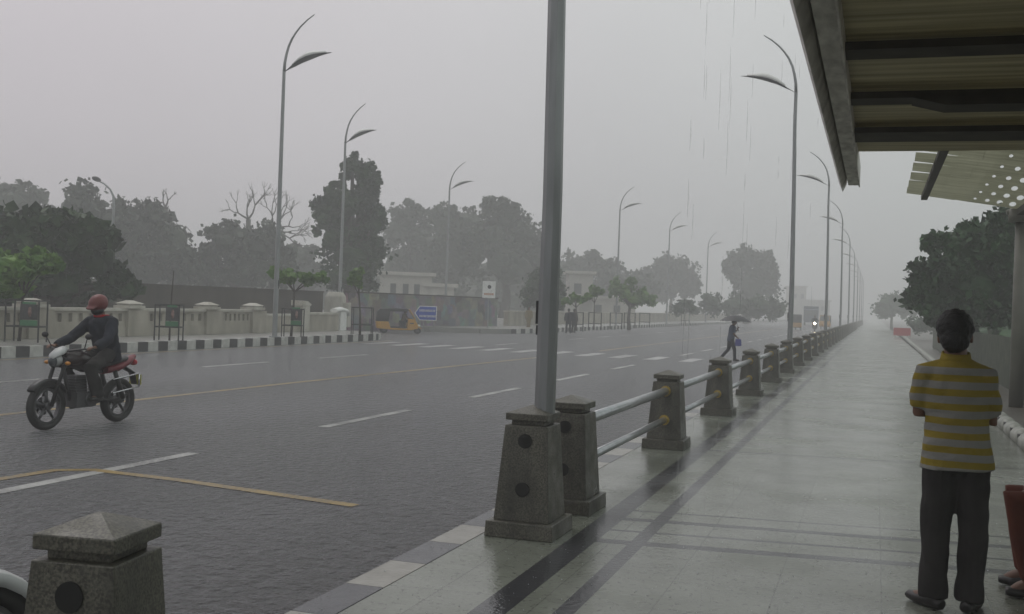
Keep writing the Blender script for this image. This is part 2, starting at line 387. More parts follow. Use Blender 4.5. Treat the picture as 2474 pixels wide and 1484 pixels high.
# ------------------------------------------------------------------ granite posts, rails, lamps along the footpath
def post_parts(t, lamp=False):
    a = MB(); a.frustum((0,0,0), .51,.56, .50,.55, .115); a.build('plinth', M['granite'], t, .008)
    a = MB(); a.frustum((0,0,.115), .415,.445, .32,.345, .685)
    a.build('shaft', M['granite'], t, .006)
    a = MB(); a.frustum((0,0,.80), .245,.265, .245,.265, .035); a.frustum((0,0,.835), .315,.345, .315,.345, .05); a.frustum((0,0,.885), .315,.345, .02,.02, .055)
    a.build('cap', M['granite'], t, .005)
    for h, dd in ((.69, .1875), (.345, .2125)):
        for s in (-1, 1):
            a = MB(); yy = s*(dd-.002); n = 20
            ring = [(.052*math.cos(2*math.pi*q/n), yy+s*.004, h+.052*math.sin(2*math.pi*q/n)) for q in range(n)]
            a.loft([[(p[0], yy-s*.03, p[2]) for p in ring], ring], False); a.build('socket', M['socket_shade'], t)  # solid disc, its black colour stands for the shaded hole
def leaf_parts(t, zj):
    secs = [(.03,.0,.02,.025),(.14,.07,.11,.04),(.30,.155,.245,.10),(.52,.275,.42,.155),(.75,.36,.545,.175),(.95,.42,.585,.16),(1.15,.465,.575,.12),(1.38,.50,.555,.07),(1.56,.515,.53,.02)]
    a = MB(); b = MB(); n = 12; up, dn = [], []
    cs = [(math.cos(2*math.pi*q/n), math.sin(2*math.pi*q/n)) for q in range(n)]
    for i, (x, z0, z1, hw) in enumerate(secs):
        th = z1-z0
        dn.append([(x, hw*c_, zj+z0+.3*th*max(0,s_)-.03*hw/.17*max(0,-s_)) for c_, s_ in cs])
        if 1 < i < 8: up.append([(x, .86*hw*c_, zj+z0+.18*th+.82*th*max(0,s_)) for c_, s_ in cs])
    b.loft(dn); h = b.build('lamp_head', M['leafglass'], t); a.loft(up); a.build('top_shell', M['white'], h)
def make_lamp(base):
    t = thing('street_lamp', 'x', 'street lamp')
    if base: post_parts(t)
    px = -.085 if base else 0
    z0 = .86 if base else 0
    a = MB(); a.tube([(px,0,z0),(px,0,2.5),(px*.5,0,5.2),(0,0,7.0),(0,0,7.94)], [.077,.072,.06,.052,.048], 8, smooth=False); a.build('pole', M['pole'], t)
    if not base:
        a = MB(); a.tube([(0,0,0),(0,0,.03)], [.17,.17], 12, smooth=False); a.build('base_plate', M['pole'], t)
    a = MB(); a.tube([(0,0,7.93),(.015,0,8.2),(.06,0,8.45),(.13,0,8.7),(.23,0,8.91),(.36,0,9.1),(.51,0,9.27),(.72,0,9.45),(.95,0,9.6)], [.047,.044,.04,.036,.032,.028,.025,.021,.016], 8); a.build('spike_arm', M['pole'], t)
    leaf_parts(t, 7.94)
    a = MB(); a.box((px+.08,0,1.62),(.022,.035,.17)); a.box((px+.078,0,1.49),(.016,.028,.07)); a.build('control_box', M['black'], t)
    return t
XR = -2.36
lamp0 = make_lamp(True)
lab = ['foreground grey steel lamp pole on a granite base, its arm out of view',
 'leaf-headed street lamp on the footpath railing, the tallest one with its lamp visible at right',
 'leaf-headed street lamp next behind the tallest right-hand one, beside the dark canopy edge',
 'slim leaf-headed street lamp, third visible one along the right railing']
GL = 'leaf-headed street lamps along the footpath railing'
for i, y in enumerate((7.72, 32.0, 55.4, 78.8, 102.2, 125.6, 149, 172.4, 196, 219)):
    o = lamp0 if i == 0 else copy_tree(lamp0)
    o.location = (XR, y, 0); o.rotation_euler.z = math.pi
    tag(o, lab[i] if i < 4 else 'faint leaf-headed street lamp in the rain haze where the railing row recedes', None, GL)
lamp1 = make_lamp(False)
GLF = 'leaf-headed street lamps on the far side of the road'
far_l = [(-20.42, 34.7, 'largest leaf-headed street lamp across the road, standing at the black and white kerb'),
 (*P(819,760,57).xy, 'leaf-headed street lamp rising in front of the tall dark tree behind the cream wall'),
 (*P(1074,780,79).xy, 'leaf-headed street lamp right of the blue arrow sign, before the poster wall'),
 (-20.42, 89.2, 'leaf-headed street lamp across the road just right of the big foreground pole'),
 (-20.42, 112.4, 'faint leaf-headed street lamp across the road, second one right of the foreground pole'),
 (-20.42, 139.8, 'faintest leaf-headed street lamp across the road, left of the hazy round tree')]
for i, (x, y, l) in enumerate(far_l):
    o = lamp1 if i == 0 else copy_tree(lamp1)
    o.location = (x, y, .148); o.rotation_euler.z = R(-6*(i == 1)); o.scale = (1.2,)*3; tag(o, l, None, GLF)
post0 = thing('granite_post', 'x', 'railing post'); post_parts(post0)
ys = [3.08, 8.80] + [13.3+4.68*k for k in range(30)]
ys = [y for y in ys if all(abs(y-q) > .9 or y < 9 for q in (32.0, 55.4, 78.8, 102.2, 125.6, 149))]
ordn = ['', 'granite railing post standing directly behind the base of the foreground lamp pole', 'granite railing post with brass collars, where the first pair of steel rails ends',
 'granite railing post, second after the foreground pair, in front of the umbrella walker', 'granite railing post right of the umbrella walker, third after the foreground pair',
 'small granite railing post just before the base of the tallest right-hand lamp']
ordn[0] = 'dark granite post cropped by the bottom edge at lower left, with a round socket'
GP = 'granite posts of the footpath railing'
posts = []
for i, y in enumerate(ys):
    o = post0 if i == 0 else copy_tree(post0)
    o.location = (XR, y, 0); o.rotation_euler.z = R(rnd.uniform(-1, 1)); o.scale = (1,1,1)
    if i == 0: o.location = (-2.455, 3.08, 0); o.rotation_euler.z = R(8); o.scale = (.93, .90, .985)
    tag(o, ordn[i] if i < len(ordn) else 'distant granite railing post in the closely overlapping row beyond the tallest lamp', None, GP)
    posts.append(o)
rail_y = sorted([p for p in ys if p > 8] + [32.0, 55.4, 78.8, 102.2, 125.6, 149])
railm = {}
for h, r in ((.69, .048), (.345, .038)):
    for i in range(len(rail_y)-1):
        a, b = rail_y[i], rail_y[i+1]
        if b-a < 1.6 or 66 < a < 74: continue
        mb = MB(); mb.tube([(0, a+.16+(.69-h)*.06-.04, 0), (0, b-.16-(.69-h)*.06+.04, 0)], r, 14)
        o = mb.build('steel_rail', M['steel']); o.location = (XR, 0, h)
        for yy, s in ((a, 1), (b, -1)):
            yc = yy+s*(.178+(.69-h)*.045); mb = MB()
            mb.tube([(0, yc, 0), (0, yc+s*.035, 0)], [.066, .06], 14)
            mb.build('collar', M['brass'], o)
        pos = 'upper' if h > .5 else 'lower'
        l = ('%s steel rail between the first two posts behind the foreground lamp' % pos, '%s steel rail spanning from the brass-collared post to the post by the umbrella walker' % pos, '%s steel rail reaching right of the umbrella walker' % pos)[i] if i < 3 else '%s steel rail of the distant railing bays near and beyond the tallest lamp' % pos
        tag(o, l, 'rail', 'steel rails between the granite posts')

# ------------------------------------------------------------------ shelters
def mat_plank(name, c, tr, c2):
    m = mat(name, c, .6, c2=c2, vs=1.3, stretch=(.5, 9, 1)); t = m.node_tree; b = t.nodes['Principled BSDF']
    tl = t.nodes.new('ShaderNodeBsdfTranslucent'); ms = t.nodes.new('ShaderNodeMixShader'); ms.inputs[0].default_value = tr
    src = b.inputs['Base Color'].links[0].from_socket; t.links.new(src, tl.inputs[0])
    o = t.nodes['Material Output']; t.links.new(b.outputs[0], ms.inputs[1]); t.links.new(tl.outputs[0], ms.inputs[2]); t.links.new(ms.outputs[0], o.inputs[0]); return m
M['plank_dark'] = mat_plank('dirty_canopy_board', (.26,.235,.14), .28, (.56,.52,.36))
M['plank_pale'] = mat_plank('pale_canopy_board', (.46,.46,.37), .62, (.66,.66,.56))
M['canopybeam'] = mat('canopy_dark_beam', (.022,.019,.012), .75, c2=(.05,.044,.03))
M['gutter'] = mat('stained_gutter', (.42,.40,.37), .6, c2=(.80,.78,.73), vs=5, stretch=(3,1,1), bump=.2)
sh = thing('shelter_canopy', 'dark brown bus shelter canopy with deep ribs overhead at top right', 'canopy', (3.3, 2, 0))
ox, oy = -3.3, -2
ZC = 2.95
mb = MB()                                     # roof boards, each lapping over the next
for k in range(-7, 6):
    y0 = 1.62+1.21*k+.6; mb.cur = 0
    M4 = Matrix.Translation((1.95+ox, y0+oy+.6, ZC+.085)) @ Matrix.Rotation(R(2), 4, 'X')
    mb.box((0,0,0), (4.3, 1.34, .03), 0, M4)
mb.build('roof_boards', M['plank_dark'], sh)
for ya, yb, dp in ((7.98,8.42,.12),(6.72,6.94,.12),(5.48,5.70,.12),(4.24,4.46,.12),(2.9,3.2,.12),(.4,.7,.12),(-2.2,-1.9,.12)):
    mb = MB(); mb.box((1.95+ox, (ya+yb)/2+oy, ZC+.02), (4.28, yb-ya, .04))
    if 6 < ya < 7: mb.extrude([(.16+ox, ZC-.004),(.34+ox, ZC-.05),(4.05+ox, ZC-.05),(4.05+ox, ZC-.004)], 1, ya+oy-.02, yb+oy+.02)
    mb.build('cross_beam', M['canopybeam'], sh)
mb = MB()                                     # edge gutter: twin plates, notched at the far end
mb.extrude([(-.385+ox, ZC+.03),(-.35+ox, ZC-.05),(-.315+ox, ZC+.03),(-.30+ox, ZC+.2),(-.385+ox, ZC+.2)], 1, -4+oy, 11.35+oy)
mb.box((-.247+ox, 3.60+oy, ZC+.07), (.10, 15.2, .14)); mb.box((-.190+ox, 3.5+oy, ZC+.06), (.012, 15.0, .20)); mb.box((-.305+ox, 3.2+oy, ZC+.16), (.1, 14.4, .02))
mb.build('edge_gutter', M['gutter'], sh, .004)
for yy in (-2, 2, 6):
    mb = MB(); mb.box((3.4+ox, yy+oy, 1.46), (.16,.16,2.92)); mb.build('column', M['canopybeam'], sh)

sh2 = thing('shelter_canopy', 'pale louvred bus shelter canopy with rows of round holes, far right', 'canopy', (2.95, 23.4, 0))
ox, oy = -2.95, -23.4
def zroof(x): return 4.19 - .105*(x-.5) - .016*(x-.5)**2
def plank(y0, y1, x0=.5, x1=2.85):
    mb = MB(); g = .0
    hx = [(1.75,.028),(1.97,.04),(2.19,.052),(2.42,.06),(2.65,.066)]
    yc = (y0+y1)/2
    def pt(x, y):
        s = min(1, (x-x0)/1.1)
        yy = yc + (y-yc)*(.72+.28*s)
        return (x+ox, yy+oy, zroof(x) - (yy-yc)*.14)
    cuts = [x0, .8, 1.1, 1.4, 1.64]
    for a, b in zip(cuts[:-1], cuts[1:]):
        mb.quad(pt(a,y0), pt(b,y0), pt(b,y1), pt(a,y1))
    edges = [1.64] + [(hx[i][0]+hx[i+1][0])/2 for i in range(4)] + [x1]
    hy = yc+.02
    for i, (cx, r) in enumerate(hx):
        a, b = edges[i], edges[i+1]; n = 16
        ring = [(cx+r*math.cos(2*math.pi*q/n), hy+3.1*r*math.sin(2*math.pi*q/n)) for q in range(n)]
        outer = []
        for q in range(n):
            c_, s_ = math.cos(2*math.pi*q/n), math.sin(2*math.pi*q/n); sc_ = 1/max(abs(c_), abs(s_))
            c_ *= sc_; s_ *= sc_
            outer.append(((cx+(b-cx)*c_) if c_ > 0 else (cx+(cx-a)*c_), (hy+(y1-hy)*s_) if s_ > 0 else (hy+(hy-y0)*s_)))
        for q in range(n):
            q2 = (q+1) % n; mb.quad(pt(*ring[q]), pt(*outer[q]), pt(*outer[q2]), pt(*ring[q2]))
    o = mb.build('louvre_board', M['plank_pale'], sh2)
    s = o.modifiers.new('s', 'SOLIDIFY'); s.thickness = .008
for k in range(8): plank(14.3+1.19*k, 14.96+1.19*k)
mb = MB(); mb.box((.84+ox, 18.6+oy, zroof(.84)-.07), (.12, 9.6, .08)); mb.build('long_beam', M['canopybeam'], sh2)
mb = MB(); mb.box((2.6+ox, 18.6+oy, zroof(2.6)-.10), (.16, 9.6, .12)); mb.build('long_beam', M['canopybeam'], sh2)
M['pillar'] = mat('grey_painted_column', (.13,.13,.105), .5, var=.2, vs=2)
for yy in (23.4, 16):
    mb = MB(); mb.tube([(2.66+ox, yy+oy, 0),(2.66+ox, yy+oy, 3.75)], .135, 12); mb.tube([(2.66+ox, yy+oy, 3.62),(2.66+ox, yy+oy, 3.86)], [.27,.27], 14); mb.build('column', M['pillar'], sh2)
    mb = MB(); mb.tube([(2.66+ox, yy+oy, 3.8),(2.55+ox, yy+oy, 3.86),(2.36+ox, yy+oy, 3.80)], [.13,.10,.05], 10); mb.tube([(2.66+ox, yy+oy, 3.74),(3.6+ox, yy+oy, 4.3)], [.12,.06], 10); mb.build('arm', M['pillar'], sh2)

# ------------------------------------------------------------------ far side walls
wl = thing('boundary_wall', 'cream balustrade wall with capped pillars along the far footpath', 'wall', (-23.2, 30, .148))
segs = MB(); cop = MB(); y0 = -6
PY = [-3, 1, 5, 9.2, 13.3, 17.4, 21.6, 25.8, 30.2, 34.6, 37.7]
for a, b in zip(PY[:-1], PY[1:]):
    m_ = (a+b)/2; L_ = b-a-.7
    segs.box((0, m_-30, .16), (.26, L_+.4, .32)); segs.box((0, m_-30, .40), (.2, L_+.4, .17))
    segs.box((0, m_-30, .78), (.2, L_+.4, .08))
    nb = 8                                    # pierced course: posts between shadowed openings
    for q in range(nb+1): segs.box((0, a+.35+L_*q/nb-30, .61), (.19, L_/nb*.56, .26))
    segs.box((-.05, m_-30, .61), (.05, L_+.4, .26))
    cop.box((0, m_-30, .865), (.38, L_+.5, .09))
segs.build('balustrade', M['cream_wall'], wl); cop.build('coping', M['cream'], wl)
for y in PY:
    mb = MB(); mb.box((0, y-30, .45), (.44,.62,.9)); mb.box((.03, y+.52-30, .43), (.34,.42,.86)); mb.build('pillar', M['cream_wall'], wl, .01)
    mb = MB(); mb.frustum((0, y-30, .90), .62,.84,.62,.84,.10); mb.frustum((0,y-30,1.0), .5,.66,.5,.66,.06); mb.frustum((0, y-30, 1.06), .60,.80,.16,.2,.11); mb.build('pillar_cap', M['cream'], wl, .012)
wl2 = thing('boundary_wall', 'low stained cream wall with a rounded white end cap, by the kerb turn', 'wall', (-23.2, 41, .148))
mb = MB(); mb.box((0,-1.2,.33),(.28,3.6,.66)); mb.box((-.1,2.2,.36),(.3,3.4,.72)); mb.build('wall_body', M['cream_wall'], wl2)
mb = MB(); mb.box((0,-1.2,.70),(.36,3.7,.09)); mb.box((-.1,2.2,.765),(.4,3.3,.09)); mb.build('coping', M['cream'], wl2)
mb = MB(); mb.box((0,.55,.55),(.5,.6,1.1)); mb.extrude([(.0+.85,1.1),(.0+.15,1.1),(.0+.15,1.32),(.6,1.3),(.95,1.16)], 0, -.28, .28); mb.build('pillar', M['cream'], wl2, .01)
mb = MB(); mb.tube([(-.1,3.7,.9),(-.1,4.3,.95),(-.1,4.75,.88),(-.1,5.0,.72)], [(.2,.10),(.25,.12),(.24,.12),(.16,.10)], 10); mb.box((-.1,4.35,.42),(.34,.6,.84)); mb.build('end_cap', M['white'], wl2)
gp = P(808, 790, 56); gp.z = .148
t = thing('gate_pillar', 'broad pale tapered gate pillar behind the cream wall end', 'pillar', gp, R(12))
mb = MB(); mb.frustum((0,0,0), 1.05,1.05,.86,.86,1.55); mb.frustum((.52,.1,0), .45,.6,.42,.5,1.25); mb.build('shaft', M['cream'], t, .02)
mb = MB(); mb.frustum((0,0,1.55), .86,.86,.62,.62,.22); mb.build('top', M['cream'], t, .02)
def wall_line(name, label, pts, h, th, m, m2=None, z=.148):
    c = Vector((sum(p[0] for p in pts)/len(pts), sum(p[1] for p in pts)/len(pts), z))
    t = thing(name, label, 'wall', c); mb = MB(); cp = MB()
    for a, b in zip(pts[:-1], pts[1:]):
        a, b = Vector(a), Vector(b); d = b-a; q = (a+b)/2
        mb.box((q.x-c.x, q.y-c.y, h/2), (th, d.length, h), math.atan2(d.y, d.x)-math.pi/2)
        cp.box((q.x-c.x, q.y-c.y, h+.035), (th+.1, d.length+.02, .07), math.atan2(d.y, d.x)-math.pi/2)
    mb.build('wall_body', m, t); cp.build('coping', m2 or m, t); return t
wall_line('compound_wall', 'dark moss-stained compound wall running behind the cream balustrade', [(-29.5,-12),(-29.2,30),(-28.6,40),(-26.6,49.6)], 1.72, .25, M['brownwall'])
m, n, b, v, X, Y = ground_mat('torn_posters'); L = m.node_tree.links.new
vo = m.node_tree.nodes.new('ShaderNodeTexVoronoi'); vo.inputs['Scale'].default_value = 1.5; vo.distance = 'CHEBYCHEV'; L(v, vo.inputs['Vector'])
hsv = m.node_tree.nodes.new('ShaderNodeHueSaturation'); L(vo.outputs['Color'], hsv.inputs['Color']); hsv.inputs['Saturation'].default_value = .5; hsv.inputs['Value'].default_value = .26
L(n.mix(n.rng(n.noise(v, 2.4, 6), .4, .6, 0, .55), hsv.outputs[0], (.10,.07,.10)), b.inputs['Base Color']); M['posters'] = m
a_, c_ = P(836, 790, 59).xy, P(1196, 790, 72).xy
wall_line('poster_wall', 'purple-brown wall plastered with old posters behind the yellow auto-rickshaw', [a_, c_], 2.05, .25, M['posters'], M['brownwall'], -.12)
wall_line('roadside_wall', 'low grey-brown roadside wall receding behind the far saplings', [(-23.6,70),(-23.8,120),(-24,230)], .95, .3, M['cream_wall'], M['cream'])

# ------------------------------------------------------------------ buildings in the haze
M['bcream'] = mat('pale_building_wall', (.42,.40,.36), .8, var=.12, vs=.4); M['bwin'] = mat('dark_window', (.04,.045,.05), .3)
def building(name, label, c, rz, blocks, wins):
    t = thing(name, label, 'building', c, rz)
    for (x, y, z, w_, d_, h_) in blocks:
        mb = MB(); mb.box((x, y, z+h_/2), (w_, d_, h_)); o = mb.build('wall', M['bcream'], t)
        mb = MB(); mb.box((x, y, z+h_+.15), (w_+.7, d_+.7, .3)); mb.build('roof', M['bcream'], o)
    for (x, y, z, w_, h_) in wins:
        mb = MB(); mb.box((x, y, z), (w_, .12, h_)); o = mb.build('window', M['bwin'], t)
        mb = MB(); mb.box((x, y-.05, z-h_/2-.06), (w_+.2, .2, .1)); mb.build('sill', M['bcream'], o)
c = P(990, 775, 100); c.z = -.1
building('house', 'low pale flat-roofed house beyond the poster wall', c, R(24), [(-.5,0,0,4.6,5,3.9),(2.6,0,0,2.4,5,3.0)], [(-1.6,-2.52,2.6,.5,1.1),(-.5,-2.52,2.6,.5,1.1),(.5,-2.52,2.6,.5,1.1),(2.6,-2.52,1.9,.7,.8)])
c = P(1395, 775, 120); c.z = -.1
building('house', 'faint pale block half hidden by haze right of the foreground pole', c, R(20), [(0,0,0,2.6,4,5.2),(3,0,0,6,4,2.6)], [(-.3,-2.02,3.6,.8,1.1),(2,-2.02,1.5,.7,.9),(4,-2.02,1.5,.7,.9)])
c = P(1920, 776, 300); c.z = -.1
building('house', 'barely visible tall building in the haze beyond the tallest lamp', c, R(18), [(0,0,0,4,6,9),(5,0,0,7,6,5.4)], [(-1,-3.02,6.5,.8,1.2),(1,-3.02,6.5,.8,1.2),(4,-3.02,3.4,.8,1.2),(6.5,-3.02,3.4,.8,1.2)])

# ------------------------------------------------------------------ trees
def leaf(mb, c, s, flat=.0):
    d = Vector((rnd.gauss(0,1), rnd.gauss(0,1), rnd.gauss(0,1)*(1-flat))).normalized(); q = d.orthogonal().normalized()
    s *= rnd.choice((.55,.8,1,1,1.35)); q = Matrix.Rotation(rnd.uniform(0, 6.28), 3, d) @ q; e_ = d.cross(q); L_, W_ = s*rnd.uniform(.7,1.3), s*rnd.uniform(.35,.6)
    mb.quad(c-q*L_*.55, c+e_*W_-q*L_*.05, c+q*L_*.55+d*s*.08, c-e_*W_+q*L_*.05)
def crown(t, blobs, o, m, ls, n, core=.74, sub=9, name='crown'):
    mb = MB()
    for (c, r) in blobs:
        c = Vector(c)-o; r = Vector(r)
        mb.ell(c, (r.x*core, r.y*core, r.z*core), 10, 7, None, .16)
        cl = []
        for k in range(sub):
            d = Vector((rnd.gauss(0,1), rnd.gauss(0,1), rnd.gauss(.15,1))).normalized(); g = rnd.uniform(.62,.98)
            cl.append((Vector((d.x*r.x, d.y*r.y, d.z*r.z))*g, rnd.uniform(.22,.42)))
        for k in range(n):
            q, g = rnd.choice(cl); d = Vector((rnd.gauss(0,1), rnd.gauss(0,1), rnd.gauss(0,1))); d = d.normalized()*abs(rnd.gauss(.75,.35))*g
            leaf(mb, c + q + Vector((d.x*r.x, d.y*r.y, d.z*r.z)), ls)
    for i in range(len(mb.sm)): mb.sm[i] = False
    return mb.build(name, m, t)
def trunk(t, base, tops, o, r, m=None, name='trunk'):
    mb = MB(); b = Vector(base)-o; tops = [Vector(p)-o for p in tops]; c = sum(tops, Vector())/len(tops); lo = min(p.z for p in tops)
    fk = Vector((b.x+(c.x-b.x)*.5, b.y+(c.y-b.y)*.5, b.z+(lo-b.z)*.82)); md = b.lerp(fk, .5)+Vector((rnd.uniform(-1,1)*r, rnd.uniform(-1,1)*r, 0))
    mb.tube([b, md, fk], [r*1.15, r*.9, r*.75], 8)
    for tp in tops: mb.tube([fk-Vector((0,0,r)), fk.lerp(tp, .5)+Vector((0,0,.06*(tp-fk).length)), tp], [r*.6, r*.42, r*.15], 7)
    return mb.build(name, m or M['trunk'], t)
def tree(name, label, z, bl, m='fol_mid', ls=.5, n=420, gz=-.1, dep=.8, group=None, tr=.3, cat='tree', sub=9, core=.74, trunks=None):
    blobs = []
    for (cx, cy, rx, ry) in bl:
        c = P(cx, cy, z + rnd.uniform(-.3,.3)*rx*z/FOC); blobs.append((c, (rx*z/FOC, rx*z/FOC*dep, ry*z/FOC)))
    mxx = sum(b[0].x for b in blobs)/len(blobs); myy = sum(b[0].y for b in blobs)/len(blobs)
    o = Vector((mxx, myy, gz)); t = thing(name, label, cat, o, 0, group)
    crown(t, blobs, o, M[m], ls*(.62 if z > 60 else .8), int(n*(2.4 if z > 60 else 1.6)), core-.12, sub+5)
    if tr: trunk(t, o, [b[0] for b in blobs], o, tr)
    return t
GT = 'trees beyond the far wall'
tree('broad_tree', 'dark dense round tree at the far left, nearest behind the cream wall', 38, [(60,605,110,85),(150,572,110,70),(235,620,75,75),(120,680,160,60),(-40,620,90,90),(285,690,45,30),(20,700,120,50)], 'fol_dark', .42, 900, group=GT)
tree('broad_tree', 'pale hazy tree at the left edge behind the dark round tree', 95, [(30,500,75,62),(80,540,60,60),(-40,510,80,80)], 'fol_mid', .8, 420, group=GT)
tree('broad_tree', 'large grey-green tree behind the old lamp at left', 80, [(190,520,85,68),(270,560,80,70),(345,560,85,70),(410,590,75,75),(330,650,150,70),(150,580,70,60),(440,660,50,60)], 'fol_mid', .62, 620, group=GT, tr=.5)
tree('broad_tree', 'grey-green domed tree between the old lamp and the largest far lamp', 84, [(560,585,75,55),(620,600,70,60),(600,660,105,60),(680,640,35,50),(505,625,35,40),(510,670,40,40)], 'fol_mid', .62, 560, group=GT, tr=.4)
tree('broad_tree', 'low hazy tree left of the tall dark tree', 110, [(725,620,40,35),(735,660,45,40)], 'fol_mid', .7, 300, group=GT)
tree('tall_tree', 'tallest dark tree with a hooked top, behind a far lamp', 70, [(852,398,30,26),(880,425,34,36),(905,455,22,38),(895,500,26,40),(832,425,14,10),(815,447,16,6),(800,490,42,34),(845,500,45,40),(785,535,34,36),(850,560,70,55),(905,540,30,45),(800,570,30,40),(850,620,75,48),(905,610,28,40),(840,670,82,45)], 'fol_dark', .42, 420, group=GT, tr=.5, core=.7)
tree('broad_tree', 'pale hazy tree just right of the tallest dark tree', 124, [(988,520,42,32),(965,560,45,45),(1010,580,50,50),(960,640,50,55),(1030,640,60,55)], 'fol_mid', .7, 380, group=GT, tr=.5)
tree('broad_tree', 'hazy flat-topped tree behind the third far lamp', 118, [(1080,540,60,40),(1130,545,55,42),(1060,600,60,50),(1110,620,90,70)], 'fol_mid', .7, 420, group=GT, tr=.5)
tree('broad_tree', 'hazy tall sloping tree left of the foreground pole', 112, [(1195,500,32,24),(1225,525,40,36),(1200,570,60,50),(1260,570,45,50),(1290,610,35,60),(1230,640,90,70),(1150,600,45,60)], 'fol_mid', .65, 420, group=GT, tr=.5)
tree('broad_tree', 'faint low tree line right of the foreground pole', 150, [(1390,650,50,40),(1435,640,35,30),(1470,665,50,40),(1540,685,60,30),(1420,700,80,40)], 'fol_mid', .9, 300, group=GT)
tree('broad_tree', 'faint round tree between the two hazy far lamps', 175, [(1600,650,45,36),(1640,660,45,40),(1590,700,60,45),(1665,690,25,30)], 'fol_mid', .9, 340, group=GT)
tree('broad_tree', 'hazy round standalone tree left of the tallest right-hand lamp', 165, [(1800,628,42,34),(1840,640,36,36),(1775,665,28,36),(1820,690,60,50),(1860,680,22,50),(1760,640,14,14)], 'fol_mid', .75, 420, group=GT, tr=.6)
tree('hedge', 'low dark green hedge mass under the hazy standalone tree', 128, [(1720,735,30,28),(1770,740,45,32),(1830,742,50,36),(1880,750,30,28),(1660,745,40,18)], 'fol_dark', .5, 260, group=None, tr=0, cat='hedge')
t = tag(thing('far_wood', 'hazy unbroken mass of trees behind the walls across the road', 'wood', P(800,760,135)*1), kind='stuff'); t.location.z = -.1
bl = []
for k in range(34):
    x = 60 + 40*k + rnd.uniform(-12,12); bl.append((P(x, 712 + rnd.uniform(-12,10) + (14 if x > 1000 else 0), 135+rnd.uniform(-6,6)), (2.6, 2.4, rnd.uniform(1.7,2.6))))
for k in range(14): bl.append((P(880+36*k+rnd.uniform(-8,8), 678+rnd.uniform(-10,10), 140), (2.6,2.2,2.4)))
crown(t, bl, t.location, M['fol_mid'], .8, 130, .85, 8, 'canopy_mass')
# bare trees
def bare(label, z, base, gens, spread, ln, pxs):
    o = P(base[0], base[1], z); g = Vector((o.x, o.y, -.1)); t = thing('bare_tree', label, 'tree', g, 0, 'bare trees behind the far trees'); mb = MB()
    def br(p, d, l, r, k):
        q = p + d*l; mid = p.lerp(q, .5) + Vector((rnd.uniform(-1,1), 0, rnd.uniform(-1,1)))*l*.12
        mb.tube([p, mid, q], [r, r*.85, r*.62], 6)
        if k:
            for s in range(rnd.choice((2,2,3))):
                a = rnd.uniform(-1,1)*spread; dd = Vector((d.x*math.cos(a)+d.z*math.sin(a), d.y*.6+rnd.uniform(-.3,.3), -d.x*math.sin(a)+d.z*math.cos(a)+.1)).normalized()
                br(q, dd, l*rnd.uniform(.6,.85), r*.6, k-1)
    mb.tube([Vector((0,0,0)), o-g], [.3,.2], 8)
    for (dx, dz) in gens: br(o-g, Vector((dx*.95, dx*.3, dz)).normalized(), ln*rnd.uniform(.8,1.15), .085, 3)
    mb.build('trunk', M['deadwood'], t)
bare('bare branched dead tree reaching above the domed tree beside the largest far lamp', 92, (600,530), [(-.9,.5),(-.15,1),(.35,.8)], .8, 1.15, 0)
bare('bare dead branches spreading right of the largest far lamp pole', 92, (660,560), [(.9,.35),(.5,.9),(.7,-.25),(-.1,1),(1,.0)], .8, 1.35, 0)
bare('small bare treetop poking over the large grey-green tree at left', 90, (400,500), [(-.4,.8),(.3,1)], .8, .6, 0)
# saplings on the far footpath
GS = 'saplings along the far footpath'
def sapling(label, gx, gy, z, bl, n=150, ls=.22, m='fol_light', tr=.045, gz=.148, top=None):
    o = G(gx, gy, gz); z = (o - Vector((0,0,EYE))).dot(f_) if z is None else z
    t = thing('sapling', label, 'sapling', o, 0, GS); blobs = []
    for (cx, cy, rx, ry) in bl:
        blobs.append((P(cx, cy, z+rnd.uniform(-.3,.3)), (rx*z/FOC, rx*z/FOC, ry*z/FOC)))
    crown(t, blobs, o, M[m], ls*.8, n*2, .55, 8); trunk(t, o, [b[0] for b in blobs], o, tr); return t
sapling('bushy light green sapling in a guard at the far left', 46, 824, None, [(30,640,70,38),(95,630,50,26),(10,690,50,24),(120,640,24,18),(60,665,50,26)], 260, .24)
sapling('wide flat-crowned sapling in a guard right beside the largest far lamp', 703, 813, None, [(705,668,30,18),(665,662,16,14),(745,675,26,15),(778,672,14,13),(690,678,24,12)], 190, .22)
sapling('slender pale sapling between the second far lamp and the auto-rickshaw', 869, 809, None, [(860,668,14,16),(868,690,10,12),(848,680,7,8),(872,655,7,7)], 120, .2)
tree('street_tree', 'round dark green street tree half behind the foreground pole', 78, [(1300,690,40,36),(1340,690,35,36),(1290,720,38,26),(1350,725,25,20),(1320,670,30,24)], 'fol_dark', .3, 320, tr=.12)
sapling('flat-topped sapling just right of the foreground pole, by two dark figures', 1391, 800, None, [(1392,722,20,8),(1370,728,14,9),(1412,726,12,7),(1385,716,8,6)], 90, .26)
sapling('slim three-clumped sapling, second right of the foreground pole', 1434, 797, None, [(1435,700,12,12),(1422,716,14,8),(1448,708,10,10)], 90, .26)
tree('street_tree', 'bushy twin street tree around the pole of the fourth far lamp', 86, [(1485,690,18,22),(1510,710,30,22),(1480,705,14,14),(1525,682,14,10),(1550,715,30,22),(1572,725,18,14),(1535,725,30,16)], 'fol_light', .3, 200, tr=.14)
sapling('small hazy sapling with a flat crown before the low hedge', 1655, 784, 105, [(1650,732,24,8),(1640,748,16,14),(1668,744,14,10)], 90, .34, 'fol_dark')
